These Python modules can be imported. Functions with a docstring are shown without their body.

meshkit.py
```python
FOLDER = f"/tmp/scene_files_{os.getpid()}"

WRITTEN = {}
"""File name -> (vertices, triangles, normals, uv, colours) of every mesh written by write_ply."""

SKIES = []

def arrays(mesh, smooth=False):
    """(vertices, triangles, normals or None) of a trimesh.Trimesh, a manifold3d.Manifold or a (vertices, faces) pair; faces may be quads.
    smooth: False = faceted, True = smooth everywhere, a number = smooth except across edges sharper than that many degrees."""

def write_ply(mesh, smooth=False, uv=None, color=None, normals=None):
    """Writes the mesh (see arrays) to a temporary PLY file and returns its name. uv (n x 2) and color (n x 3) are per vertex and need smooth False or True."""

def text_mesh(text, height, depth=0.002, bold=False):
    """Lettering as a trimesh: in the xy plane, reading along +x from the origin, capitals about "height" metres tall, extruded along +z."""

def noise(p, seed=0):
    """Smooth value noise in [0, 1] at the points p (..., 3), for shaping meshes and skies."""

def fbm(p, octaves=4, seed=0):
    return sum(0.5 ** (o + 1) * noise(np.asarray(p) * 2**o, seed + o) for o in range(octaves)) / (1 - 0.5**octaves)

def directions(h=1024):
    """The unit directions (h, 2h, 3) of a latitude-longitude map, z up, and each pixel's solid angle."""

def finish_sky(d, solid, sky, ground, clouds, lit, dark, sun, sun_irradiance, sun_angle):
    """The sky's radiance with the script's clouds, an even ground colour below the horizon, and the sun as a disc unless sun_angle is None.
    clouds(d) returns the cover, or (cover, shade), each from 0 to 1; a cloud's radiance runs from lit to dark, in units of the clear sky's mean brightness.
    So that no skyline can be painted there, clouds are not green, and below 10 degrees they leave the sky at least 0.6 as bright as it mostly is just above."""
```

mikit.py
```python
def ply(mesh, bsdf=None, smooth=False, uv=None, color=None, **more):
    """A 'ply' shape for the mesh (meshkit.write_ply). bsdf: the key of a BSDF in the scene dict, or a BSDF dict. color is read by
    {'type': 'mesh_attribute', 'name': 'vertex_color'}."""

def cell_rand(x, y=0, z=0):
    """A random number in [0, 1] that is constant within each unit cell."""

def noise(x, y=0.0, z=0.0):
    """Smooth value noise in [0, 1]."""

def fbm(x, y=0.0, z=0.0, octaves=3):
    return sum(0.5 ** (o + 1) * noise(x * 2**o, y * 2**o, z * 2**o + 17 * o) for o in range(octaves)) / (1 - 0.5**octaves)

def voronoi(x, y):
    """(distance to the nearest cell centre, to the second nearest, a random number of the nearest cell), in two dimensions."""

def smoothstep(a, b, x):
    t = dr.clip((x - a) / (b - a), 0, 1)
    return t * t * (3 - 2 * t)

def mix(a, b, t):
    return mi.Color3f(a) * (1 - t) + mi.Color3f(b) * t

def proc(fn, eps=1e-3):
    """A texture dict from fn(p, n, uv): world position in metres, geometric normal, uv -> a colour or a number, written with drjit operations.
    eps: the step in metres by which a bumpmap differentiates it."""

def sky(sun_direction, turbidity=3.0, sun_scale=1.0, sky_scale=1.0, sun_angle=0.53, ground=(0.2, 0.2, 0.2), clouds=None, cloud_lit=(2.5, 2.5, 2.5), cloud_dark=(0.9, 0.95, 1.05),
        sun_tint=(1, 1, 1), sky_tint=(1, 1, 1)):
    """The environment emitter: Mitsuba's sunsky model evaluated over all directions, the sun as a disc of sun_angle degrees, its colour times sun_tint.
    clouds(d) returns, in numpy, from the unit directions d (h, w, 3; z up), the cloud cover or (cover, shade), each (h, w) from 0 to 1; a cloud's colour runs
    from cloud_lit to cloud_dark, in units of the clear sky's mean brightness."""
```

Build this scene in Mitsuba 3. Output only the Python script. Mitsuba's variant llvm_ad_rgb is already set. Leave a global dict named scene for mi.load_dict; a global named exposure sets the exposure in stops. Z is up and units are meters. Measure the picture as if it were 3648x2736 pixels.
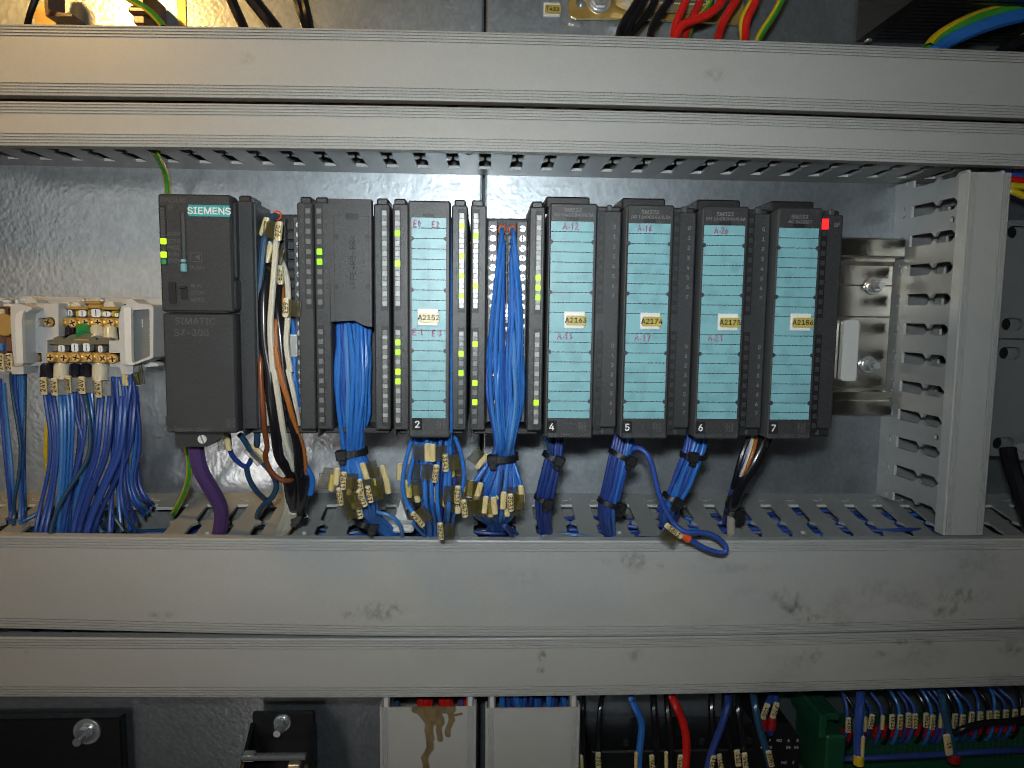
import math, random
import numpy as np, trimesh, drjit as dr, mitsuba as mi
import mikit, meshkit
from mikit import proc, noise, fbm, voronoi, smoothstep, mix
from shapely.geometry import Polygon, Point, box as sbox
from shapely.ops import unary_union
from scipy.interpolate import CubicSpline

T = mi.ScalarTransform4f
scene, labels = {}, {}
rng = np.random.default_rng(7)

# ------------------------------------------------------------------ camera, light, exposure
# world in metres: x right, z up, the mounting plate is the plane y = 0, everything on it stands towards -y
EYE = np.array([0.1653, -0.5049, 0.0668])
scene['camera'] = {'type': 'perspective', 'fov': 71.58, 'fov_axis': 'x', 'near_clip': 0.01, 'far_clip': 20.0,
                   'to_world': T().look_at(origin=EYE.tolist(), target=(EYE + [0.04476, 0.994, -0.09983]).tolist(), up=[-0.008, 0.1003, 0.9949])}
exposure = 0.0


def lamp(key, centre, aim, w, h, rgb, label):
    """A flat rectangular lamp of w x h metres that shines towards aim."""
    scene[key] = {'type': 'rectangle', 'to_world': T().look_at(origin=centre, target=aim, up=[0, 0, 1]).scale([w / 2, h / 2, 1]),
                  'bsdf': {'type': 'diffuse', 'reflectance': {'type': 'rgb', 'value': 0.5}},
                  'emitter': {'type': 'area', 'radiance': {'type': 'rgb', 'value': rgb}}}
    labels[key] = {'label': label, 'category': 'lamp'}


# the camera's flash just above the lens, the warm lamp of the hall up on the left, a pale strip light low on the left
FLASH = [0.152, -0.530, 0.114]
lamp('camera_flash', FLASH, [0.195, 0.0, 0.122], 0.034, 0.024, [850.0, 925.0, 938.0], 'small flash above the lens lighting the cabinet')
lamp('hall_lamp', [-0.206, -0.328, 0.389], [-0.20, -0.02, 0.10], 0.06, 0.05, [125.0, 72.0, 20.0], 'warm hall lamp up on the left in front of the cabinet')
lamp('strip_light', [-0.20, -0.80, -0.45], [0.02, 0.0, -0.12], 0.07, 0.55, [0.7, 0.62, 0.55], 'pale strip light low on the left in front of the cabinet')
lamp('work_light', [-0.222, -0.757, -0.213], [0.0, 0.0, -0.05], 0.09, 0.09, [11.0, 10.0, 9.2], 'white work light low on the left in front of the cabinet')
lamp('left_fill_panel', [-0.75, -1.5, 0.12], [-0.07, 0.0, 0.08], 0.55, 0.80, [1.0, 0.95, 0.86], 'added pale glowing panel on the left behind the photographer')  # unseen glowing panel, added to brighten the left of the zinc plate
scene['room_glow'] = {'type': 'constant', 'radiance': {'type': 'rgb', 'value': [0.006, 0.0062, 0.006]}, 'sampling_weight': 0.3}


# ------------------------------------------------------------------ materials
def rgb(v):
    return {'type': 'rgb', 'value': list(v)}


def mat(key, color, rough=0.45, spec=0.5, metal=0.0, bump=None, bscale=1e-4, eps=3e-4, **more):
    """color: three numbers or a function fn(p, n, uv)."""
    b = {'type': 'principled', 'base_color': rgb(color) if isinstance(color, (tuple, list)) else proc(color), 'roughness': rough, 'specular': spec, 'metallic': metal, **more}
    if bump is not None:
        b = {'type': 'bumpmap', 'arbitrary': proc(bump, eps), 'scale': bscale, 'bsdf': b}
    scene[key] = {'type': 'twosided', 'bsdf': b}


def blot(p, cx, cz, rx, rz, f=160.0):
    """A smudge with a ragged outline round (cx, cz) in metres on a lid."""
    d = dr.sqrt(dr.square((p.x - cx) / rx) + dr.square((p.z - cz) / rz))
    return smoothstep(1.1, 0.15, d + 0.9 * (fbm(p.x * f, p.z * f, 3.0) - 0.5)) * smoothstep(0.22, 0.85, fbm(p.x * f * 2.3, p.z * f * 1.7, 9.0))


SMUDGES = [(0.105, -0.1205, 0.020, 0.008, 0.42), (0.086, -0.123, 0.008, 0.005, 0.4), (-0.032, -0.122, 0.012, 0.004, 0.4), (0.263, -0.0885, 0.010, 0.009, 0.42), (0.2435, -0.088, 0.012, 0.004, 0.15), (0.280, -0.0914, 0.003, 0.0026, 0.6),
           (0.371, -0.1205, 0.013, 0.007, 0.7), (0.380, -0.1265, 0.014, 0.004, 0.6), (0.362, -0.113, 0.016, 0.008, 0.4), (0.470, -0.122, 0.014, 0.006, 0.6), (0.478, -0.113, 0.022, 0.008, 0.5), (0.43, -0.108, 0.03, 0.010, 0.25),
           (0.206, -0.1515, 0.0032, 0.008, 0.6), (0.2055, -0.1615, 0.0030, 0.0032, 0.9), (0.267, -0.1505, 0.006, 0.006, 0.4), (0.382, -0.154, 0.010, 0.007, 0.4), (0.431, -0.153, 0.008, 0.005, 0.45), (0.441, -0.1445, 0.008, 0.0026, 0.5), (0.459, -0.145, 0.008, 0.003, 0.5),
           (0.520, -0.150, 0.012, 0.008, 0.5), (-0.115, -0.146, 0.0035, 0.0025, 0.4), (0.0285, 0.2115, 0.0045, 0.004, 0.35), (0.302, 0.2095, 0.009, 0.005, 0.25), (0.33, -0.093, 0.04, 0.005, 0.2), (0.19, -0.098, 0.03, 0.01, 0.12)]


def lid_color(p, n, uv):
    c = mix((0.272, 0.274, 0.264), (0.305, 0.310, 0.303), fbm(p.x * 14, p.z * 40, p.y * 9, 4))
    c = c * (0.965 + 0.07 * noise(p.x * 1200, p.z * 1200, p.y * 300))
    # darker and browner on the upward edges
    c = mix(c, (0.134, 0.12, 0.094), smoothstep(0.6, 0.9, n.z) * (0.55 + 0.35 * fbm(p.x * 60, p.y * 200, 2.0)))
    s = mi.Float(0)
    for cx, cz, rx, rz, k in SMUDGES:
        s = dr.maximum(s, dr.minimum(k * 1.35, 1.0) * blot(p, cx, cz, rx, rz))
    film_ = smoothstep(0.52, 0.75, fbm(p.x * 45, p.z * 70, 7.0)) * smoothstep(0.24, 0.40, p.x) * smoothstep(-0.06, -0.09, p.z) * 0.35
    c = mix(c, (0.08, 0.075, 0.057), dr.maximum(s * 0.9, film_ * fbm(p.x * 400, p.z * 400, 3.0)))
    # brown drips on the left upright duct, running down from its cut top edge
    wob = 0.0016 * (noise(p.z * 160, 5.0) - 0.5) * 2
    x, z = p.x + wob, p.z

    def run(x0, z0, x1, z1, w):
        t = dr.clip(((x - x0) * (x1 - x0) + (z - z0) * (z1 - z0)) / ((x1 - x0) ** 2 + (z1 - z0) ** 2), 0, 1)
        return smoothstep(w * 1.15, w * 0.75, dr.sqrt(dr.square(x - x0 - t * (x1 - x0)) + dr.square(z - z0 - t * (z1 - z0))))

    m = mi.Float(0)
    for q in DRIPS:
        m = dr.maximum(m, run(*q))
    inner = fbm(p.x * 300, p.z * 200, 2.0)
    return mix(c, mix((0.074, 0.045, 0.012), (0.16, 0.114, 0.04), inner), m * 0.92)


DRIPS = [(0.127, -0.186, 0.150, -0.1865, 0.0030), (0.130, -0.187, 0.1352, -0.195, 0.0036), (0.1352, -0.195, 0.1348, -0.206, 0.0030), (0.1348, -0.205, 0.1342, -0.213, 0.0026), (0.1342, -0.212, 0.1318, -0.2195, 0.0025), (0.1318, -0.219, 0.1316, -0.245, 0.0022),
         (0.1405, -0.187, 0.1415, -0.196, 0.0030), (0.1415, -0.195, 0.1412, -0.2065, 0.0020), (0.1490, -0.187, 0.1488, -0.194, 0.0022), (0.1488, -0.193, 0.1465, -0.2035, 0.0020), (0.1490, -0.1908, 0.1560, -0.1895, 0.0009), (0.1375, -0.188, 0.1385, -0.193, 0.0040)]
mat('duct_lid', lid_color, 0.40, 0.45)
# (faces that look towards -y are paler than the others)
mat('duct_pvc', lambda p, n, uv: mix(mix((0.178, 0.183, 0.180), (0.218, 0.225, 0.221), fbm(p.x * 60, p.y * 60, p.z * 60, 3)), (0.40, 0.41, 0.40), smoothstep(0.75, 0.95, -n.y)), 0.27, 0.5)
mat('duct_base', (0.15, 0.155, 0.153), 0.4, 0.4)


def zinc(p):
    a = fbm(p.x * 620, p.z * 420, 1.0, 3)
    b = fbm(p.x * 150, p.z * 100, 4.0, 3)
    return smoothstep(0.2, 0.8, 0.62 * a + 0.38 * b)


def zinc_height(p, n, uv):
    return 0.75 * fbm(p.x * 480, p.z * 480, p.y * 480, 2) + 0.25 * fbm(p.x * 150, p.z * 150, p.y * 150, 2)


def zinc_color(p, n, uv):
    return mix((0.37, 0.41, 0.445), (0.46, 0.505, 0.545), zinc(p))


# the galvanised sheet: a broad sheen with a sharper one in it
mat('zinc_broad', zinc_color, 0.44, 0.5, 0.9, bump=zinc_height, bscale=1.3e-4, eps=4e-4)
mat('zinc_sharp', zinc_color, 0.20, 0.5, 1.0, bump=zinc_height, bscale=1.3e-4, eps=4e-4)
scene['zinc_plate'] = {'type': 'blendbsdf', 'weight': 0.36, 'a': {'type': 'ref', 'id': 'zinc_broad'}, 'b': {'type': 'ref', 'id': 'zinc_sharp'}}


def speckle(p, n, uv):
    g = noise(p.x * 2600, p.y * 2600, p.z * 2600)
    return mix((0.012, 0.0125, 0.0135), (0.034, 0.035, 0.0375), g) * (0.9 + 0.25 * fbm(p.x * 45, p.y * 45, p.z * 45, 2))


mat('module_plastic', speckle, 0.44, 0.30, bump=lambda p, n, uv: noise(p.x * 1500, p.y * 1500, p.z * 1500), bscale=5e-5)
mat('dark_plastic', (0.0121, 0.0124, 0.0134), 0.42, 0.4)
mat('slate_plastic', (0.0369, 0.0415, 0.0456), 0.45, 0.4)
mat('black', (0.00536, 0.00536, 0.00603), 0.5, 0.35)
mat('black_steel', (0.0067, 0.0067, 0.00737), 0.38, 0.5)
mat('tie_black', (0.00804, 0.00804, 0.00938), 0.33, 0.5)


def strip_color(p, n, uv):
    d = fbm(p.x * 170, p.z * 140, 4.0)
    return mix((0.132, 0.288, 0.322), (0.112, 0.246, 0.277), smoothstep(0.45, 0.8, d))


mat('cyan_card', strip_color, 0.4, 0.4)
mat('petrol', (0.0268, 0.221, 0.234), 0.4, 0.4)
mat('ink', (0.00804, 0.00804, 0.00938), 0.7, 0.2)
mat('dotted_grey', (0.0737, 0.134, 0.147), 0.6, 0.2)
mat('magenta_ink', (0.281, 0.0469, 0.134), 0.6, 0.2)
mat('print_grey', (0.067, 0.067, 0.0636), 0.6, 0.2)
mat('print_pale', (0.15, 0.15, 0.142), 0.6, 0.2)
mat('print_white', (0.482, 0.482, 0.469), 0.5, 0.3)
mat('white_plastic', (0.496, 0.496, 0.476), 0.35, 0.5)
mat('cream_tag', lambda p, n, uv: mix((0.37, 0.29, 0.12), (0.46, 0.385, 0.21), fbm(p.x * 260, p.y * 260, p.z * 260, 2)), 0.32, 0.5)
mat('mustard_tag', (0.308, 0.248, 0.0603), 0.28, 0.6)
mat('led_frost', (0.22, 0.225, 0.22), 0.35, 0.5)
mat('led_smoke', (0.105, 0.11, 0.108), 0.25, 0.6)
mat('led_dark', (0.030, 0.030, 0.031), 0.25, 0.6)
mat('screw_steel', (0.46, 0.46, 0.44), 0.34, 0.5, 0.6)
mat('lit_green', (0.02, 0.05, 0.005), 0.4, 0.3)
mat('bright_zinc', (0.72, 0.75, 0.77), 0.28, 0.5, 0.85)
mat('rail_steel', (0.66, 0.63, 0.55), 0.20, 0.5, 1.0)
mat('brass', (0.66, 0.42, 0.14), 0.30, 0.5, 0.75)
mat('gold_zinc', lambda p, n, uv: mix((0.34, 0.20, 0.045), (0.55, 0.40, 0.14), fbm(p.x * 120, p.y * 120, p.z * 120, 3)), 0.30, 0.5, 0.55)
mat('bracket_grey', (0.362, 0.365, 0.362), 0.38, 0.5)
mat('device_grey', (0.114, 0.121, 0.121), 0.45, 0.4)
mat('amber_plastic', (0.268, 0.157, 0.0268), 0.2, 0.6)
mat('smoke_plastic', (0.067, 0.057, 0.0201), 0.15, 0.6)
mat('brown_plastic', (0.0871, 0.0335, 0.0134), 0.22, 0.6)
mat('ferrule_white', (0.415, 0.402, 0.315), 0.25, 0.5)
mat('ferrule_green', (0.0201, 0.201, 0.0603), 0.25, 0.5)
mat('ferrule_black', (0.00804, 0.00737, 0.0147), 0.2, 0.6)
mat('ferrule_red', (0.21, 0.007, 0.010), 0.3, 0.5)
mat('ferrule_orange', (0.482, 0.067, 0.0134), 0.3, 0.5)
mat('green_plastic', (0.007, 0.050, 0.025), 0.4, 0.4)
mat('blue_wire', (0.020, 0.108, 0.36), 0.34, 0.45)
mat('pale_blue_wire', (0.042, 0.145, 0.36), 0.36, 0.45)
mat('navy_wire', (0.0161, 0.0369, 0.168), 0.42, 0.4)
mat('royal_wire', (0.0214, 0.0549, 0.241), 0.42, 0.4)
mat('teal_wire', (0.0168, 0.0503, 0.101), 0.32, 0.5)
mat('black_wire', (0.0067, 0.0067, 0.00871), 0.25, 0.5)
mat('white_wire', (0.415, 0.392, 0.322), 0.35, 0.5)
mat('orange_wire', (0.268, 0.0871, 0.0201), 0.32, 0.5)
mat('brown_wire', (0.134, 0.0369, 0.0121), 0.32, 0.5)
mat('red_wire', (0.415, 0.0121, 0.00938), 0.3, 0.5)
mat('yellow_wire', (0.442, 0.315, 0.0134), 0.35, 0.5)
mat('purple_cable', (0.067, 0.0322, 0.114), 0.6, 0.3)
mat('earth_wire', lambda p, n, uv: dr.select((uv.x > 0.06) & (uv.x < 0.34) | (uv.x > 0.60) & (uv.x < 0.84), mi.Color3f(0.42, 0.31, 0.013), mi.Color3f(0.036, 0.20, 0.024)), 0.35, 0.45)


def film(key, color, cover):
    """Thin see-through plastic: part of it is clear, the rest a tinted glossy film."""
    mat(key + '_skin', color, 0.22, 0.55)
    scene[key] = {'type': 'blendbsdf', 'weight': cover, 'a': {'type': 'null'}, 'b': {'type': 'ref', 'id': key + '_skin'}}


film('sleeve_film', (0.050, 0.042, 0.010), 0.42)
film('clear_film', (0.09, 0.10, 0.095), 0.28)


# ------------------------------------------------------------------ names, meshes (lengths in mm)
counts = {}


def numbered(key):
    n = counts.get(key, 0)
    counts[key] = n + 1
    return key if n == 0 else f'{key}_{n:03d}'


def thing(name, label, cat, group=None, kind=None):
    key = numbered(name)
    labels[key] = {'label': label, 'category': cat}
    if group:
        labels[key]['group'] = group
    if kind:
        labels[key]['kind'] = kind
    return key


def chamfer_topology():
    s = np.array([[a, b, c] for a in (-1, 1) for b in (-1, 1) for c in (-1, 1)], float)
    v = np.concatenate([s - 0.2 * s * (1 - np.eye(3)[k]) for k in range(3)])
    h = trimesh.convex.convex_hull(v)
    order = [int(np.argmin(((v - p) ** 2).sum(1))) for p in h.vertices]
    return np.array(order)[h.faces]


CH = chamfer_topology()
SGN = np.array([[a, b, c] for a in (-1, 1) for b in (-1, 1) for c in (-1, 1)], float)


def ring_faces(n, m, closed_cap=True):
    i, j = np.meshgrid(np.arange(n - 1), np.arange(m), indexing='ij')
    a, b, c, d = i * m + j, i * m + (j + 1) % m, (i + 1) * m + (j + 1) % m, (i + 1) * m + j
    return np.vstack([np.stack([a, b, c], -1).reshape(-1, 3), np.stack([a, c, d], -1).reshape(-1, 3)])


class MB:
    def __init__(self):
        self.v, self.f, self.uv, self.n = [], [], [], 0

    def add(self, v, f, uv=None):
        v, f = np.asarray(v, float), np.asarray(f, int)
        self.v.append(v)
        self.f.append(f + self.n)
        self.uv.append(np.zeros((len(v), 2)) if uv is None else uv)
        self.n += len(v)
        return self

    def box(self, x0, x1, y0, y1, z0, z1, c=0.0):
        a, b = np.array([x0, y0, z0], float), np.array([x1, y1, z1], float)
        m, h = (a + b) / 2, (b - a) / 2
        if c <= 0:
            f = np.array([[0, 1, 3], [0, 3, 2], [4, 6, 7], [4, 7, 5], [0, 4, 5], [0, 5, 1], [2, 3, 7], [2, 7, 6], [0, 2, 6], [0, 6, 4], [1, 5, 7], [1, 7, 3]])
            return self.add(m + SGN * h, f)
        c = min(c, h.min() * 0.9)
        return self.add(np.concatenate([m + SGN * (h - c * (1 - np.eye(3)[k])) for k in range(3)]), CH)

    def tube(self, pts, r, sides=8, uv=False, flat=None):
        """A round tube along the points; r a radius or one per point."""
        p = np.asarray(pts, float)
        t = np.gradient(p, axis=0)
        t /= np.linalg.norm(t, axis=1, keepdims=True) + 1e-12
        ref = np.array([0.05, -1.0, 0.03])
        a = ref - t * (t @ ref)[:, None]
        bad = np.linalg.norm(a, axis=1) < 0.15
        a[bad] = np.array([1.0, 0, 0]) - t[bad] * t[bad][:, :1]
        a /= np.linalg.norm(a, axis=1, keepdims=True)
        b = np.cross(t, a)
        r = np.broadcast_to(np.asarray(r, float), (len(p),))
        m = sides + (1 if uv else 0)
        ang = np.arange(m) * 2 * np.pi / sides
        v = p[:, None] + r[:, None, None] * (np.cos(ang)[None, :, None] * a[:, None] + np.sin(ang)[None, :, None] * b[:, None])
        n = len(p)
        if uv:
            i, j = np.meshgrid(np.arange(n - 1), np.arange(sides), indexing='ij')
            A, B, C, D = i * m + j, i * m + j + 1, (i + 1) * m + j + 1, (i + 1) * m + j
            f = np.vstack([np.stack([A, B, C], -1).reshape(-1, 3), np.stack([A, C, D], -1).reshape(-1, 3)])
            u = np.stack(np.meshgrid(np.linspace(0, 1, n), np.arange(m) / sides, indexing='ij')[::-1], -1).reshape(-1, 2)
            return self.add(v.reshape(-1, 3), f, u)
        f = ring_faces(n, sides)
        c0 = np.stack([np.zeros(sides - 2, int), np.arange(2, sides), np.arange(1, sides - 1)], 1)
        c1 = np.stack([np.zeros(sides - 2, int), np.arange(1, sides - 1), np.arange(2, sides)], 1) + (n - 1) * sides
        return self.add(v.reshape(-1, 3), np.vstack([f, c0, c1]))

    def cyl(self, p0, p1, r, n=16, c=0.0):
        p0, p1 = np.asarray(p0, float), np.asarray(p1, float)
        if c <= 0:
            return self.tube([p0, p1], r, n)
        d = (p1 - p0) / np.linalg.norm(p1 - p0)
        return self.tube([p0, p1 - d * c * 1.01, p1 - d * c, p1], [r, r, r, max(r - c, 0.01)], n)

    def prism(self, poly, h, axes):
        """A shapely polygon extruded by h; axes(a, b, t) gives xyz arrays."""
        for g in getattr(poly, 'geoms', [poly]):
            if g.is_empty:
                continue
            m = trimesh.creation.extrude_polygon(g, h, engine='earcut')
            v = np.stack(axes(m.vertices[:, 0], m.vertices[:, 1], m.vertices[:, 2]), -1)
            f = m.faces
            if trimesh.Trimesh(v, f, process=False).volume < 0:
                f = f[:, ::-1]
            self.add(v, f)
        return self

    def xz(self, poly, y0, y1):
        """Polygon drawn in x, z; from the back y1 to the front y0."""
        return self.prism(poly, abs(y1 - y0), lambda a, b, t: (a, max(y0, y1) - t, b))

    def yz(self, poly, x0, x1):
        return self.prism(poly, x1 - x0, lambda a, b, t: (x0 + t, a, b))

    def build(self, name, m, parent=None, smooth=False, label=None, kind=None, uv=False):
        key = numbered(f'{parent}__{name}' if parent else name)
        v, f = np.vstack(self.v) * 0.001, np.vstack(self.f)
        scene[key] = mikit.ply((v, f), m, smooth=smooth, uv=np.vstack(self.uv) if uv else None)
        if label or kind:
            labels[key] = {**({'label': label} if label else {}), **({'kind': kind} if kind else {})}
        return key


def rpoly(x0, x1, z0, z1, r=1.0):
    return sbox(x0 + r, z0 + r, x1 - r, z1 - r).buffer(r, quad_segs=3)


def spline(pts, step=3.5):
    p = np.asarray(pts, float)
    if len(p) < 3:
        n = max(2, int(np.linalg.norm(p[-1] - p[0]) / step))
        return p[0] + np.linspace(0, 1, n)[:, None] * (p[-1] - p[0])
    d = np.concatenate([[0], np.cumsum(np.sqrt(np.linalg.norm(np.diff(p, axis=0), axis=1)))])
    length = np.linalg.norm(np.diff(p, axis=0), axis=1).sum()
    return CubicSpline(d, p)(np.linspace(0, d[-1], max(6, int(length / step))))


TEXT = {}


def text(parent, s, x, z, y, h, m='print_grey', rot=0.0, bold=False, name='lettering', anchor='c', squeeze=1.0, build=True, into=None):
    """Flat lettering on a face that looks towards -y; (x, z) is its centre (or left end)."""
    if (s, bold) not in TEXT:
        t = meshkit.text_mesh(s, 1.0, 0.05, bold)
        TEXT[(s, bold)] = (np.array(t.vertices), np.array(t.faces))
    v, f = TEXT[(s, bold)]
    v = v.copy()
    w = v[:, 0].max()
    v[:, 0] -= w / 2 if anchor == 'c' else 0
    v[:, 1] -= 0.5
    v = v * [h * squeeze, h, 2.0]
    a = math.radians(rot)
    px, pz = v[:, 0] * math.cos(a) - v[:, 1] * math.sin(a), v[:, 0] * math.sin(a) + v[:, 1] * math.cos(a)
    mb = into or MB()
    mb.add(np.stack([x + px, y - v[:, 2], z + pz], 1), f)
    if into is None:
        return mb.build(name, m, parent)


STROKES = {'A': [[(0, 0), (.45, 1), (.8, 0)], [(.15, .4), (.7, .4)]], 'E': [[(.7, 1), (.05, 1), (0, 0), (.7, 0)], [(0, .5), (.55, .5)]], '.': [[(.2, .3), (.45, .3)]],
           '1': [[(.15, .6), (.5, 1), (.45, 0)]], '2': [[(.05, .75), (.3, 1), (.65, .8), (.05, 0), (.8, 0)]], '3': [[(.05, .9), (.5, .95), (.25, .55), (.6, .3), (.1, 0)]],
           '6': [[(.6, 1), (.1, .4), (.3, 0), (.6, .2), (.4, .5), (.1, .3)]], '7': [[(.05, .95), (.65, .9), (.35, 0)], [(.2, .5), (.6, .5)]], '0': [[(.3, 1), (.05, .5), (.3, 0), (.6, .5), (.3, 1)]],
           'o': [[(.3, .6), (.05, .3), (.3, 0), (.6, .3), (.3, .6)]], '/': [[(0, 0), (.6, 1)]], ' ': []}


def handwriting(parent, s, x, z, y, h):
    mb, cx = MB(), x
    for ch in s:
        for st in STROKES[ch]:
            q = [(cx + a * h * 0.75, y - 0.05, z + b * h) for a, b in st]
            mb.tube(np.array(q), 0.30, 5)
        cx += h * (0.38 if ch == '.' else 0.55 if ch == ' ' else 0.72)
    mb.build('handwriting', 'magenta_ink', parent)


# ------------------------------------------------------------------ the mounting plates
def plate(x0, x1, label):
    k = thing('mounting_plate', label, 'mounting plate')
    labels[k]['kind'] = 'structure'
    del labels[k]['category']
    pr = [(x0 + 2.5, 0), (x0 + 1.2, .3), (x0 + .3, 1.2), (x0, 2.6), (x0, 14), (x0 + 2, 14), (x0 + 2, 3), (x0 + 3, 2), (x1 - 3, 2), (x1 - 2, 3), (x1 - 2, 14), (x1, 14), (x1, 2.6), (x1 - .3, 1.2), (x1 - 1.2, .3), (x1 - 2.5, 0)]
    mb = MB().prism(Polygon(pr), 700, lambda a, b, t: (a, b, t - 350))
    v, f = np.vstack(mb.v) * .001, np.vstack(mb.f)
    scene[k] = mikit.ply((v, f), 'zinc_plate', smooth=25)


plate(-330, 165.9, 'left galvanised mounting plate with a blotchy zinc surface behind the ducts')
plate(167.3, 720, 'right galvanised mounting plate with a blotchy zinc surface behind the ducts')
MB().box(-400, 800, 18, 20, -400, 400).build('cabinet_back', 'black_steel')
labels['cabinet_back'] = {'kind': 'structure', 'label': 'dark cabinet back seen through the plate seam'}


# ------------------------------------------------------------------ slotted ducts
def slot_w(d, D):
    k = (D - 20) / 48.0
    xs = [22, 22 + 17 * k, 22 + 20.5 * k, 22 + 23.5 * k, 22 + 36 * k, 22 + 39 * k, D]
    return np.array(xs), np.array([3.9, 3.9, 0.7, 3.7, 3.7, 1.1, 1.1])


def duct_wall(parent, m, s0, s1, D, first, pitch, missing=(), crescents=True, holes=()):
    """One side of a slotted duct. m(s, d, t) -> xyz: along, outward from the plate, through the thickness. The strip at the plate is one part, every finger another."""
    base = sbox(s0, 0, s1, 22)
    n0, n1 = math.floor((s0 - first) / pitch) - 1, math.ceil((s1 - first) / pitch) + 1
    if crescents:
        for i in range(n0, n1 + 1):
            c = Point(first + i * pitch, 8)
            base = base.difference(c.buffer(4.6, 6).difference(c.buffer(3.7, 6)).intersection(sbox(c.x - 5, 9.0, c.x + 5, 14)))
    for i in range(n0, n1 + 1):
        c = first + i * pitch
        base = base.difference(sbox(c - 3.9, 18, c + 3.9, 22.1))
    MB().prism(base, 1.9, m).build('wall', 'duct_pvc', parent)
    d, w = slot_w(0, D)
    for i in range(n0, n1):
        a, b = first + i * pitch, first + (i + 1) * pitch
        left, right = list(zip(a + w, d)), list(zip(b - w, d))
        g = Polygon(left + right[::-1]).intersection(sbox(s0, 20, s1, D + 5))
        if g.is_empty or g.area < 60 or i in missing:
            continue
        if i in holes:
            g = g.difference(Point((a + b) / 2, D - 10).buffer(2.1, 6))
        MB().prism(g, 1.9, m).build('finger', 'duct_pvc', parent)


def lid_profile(h, flange=7.0, grooves=(1.2, 2.9, 4.6, 6.3), deep=1.0, gw=0.8, thick=1.3):
    """The lid's section: across 0..h (returned as distance from the low edge or the high edge), outward 0 at its face. List of (edge, offset, out)."""
    out = [(0, 0.0, flange), (0, 0.0, 0.9), (0, 0.25, 0.25), (0, 0.9, 0.0)]
    for g in grooves:
        out += [(0, g, 0.0), (0, g + 0.08, deep), (0, g + gw, deep), (0, g + gw + 0.08, 0.0)]
    out += [(1, g2, o) for g2, o in [q for g in grooves[::-1] for q in ((g + gw + 0.08, 0.0), (g + gw, deep), (g + 0.08, deep), (g, 0.0))]]
    out += [(1, 0.9, 0.0), (1, 0.25, 0.25), (1, 0.0, 0.9), (1, 0.0, flange), (1, thick, flange), (1, thick, thick), (0, thick, thick), (0, thick, flange)]
    return out


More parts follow.
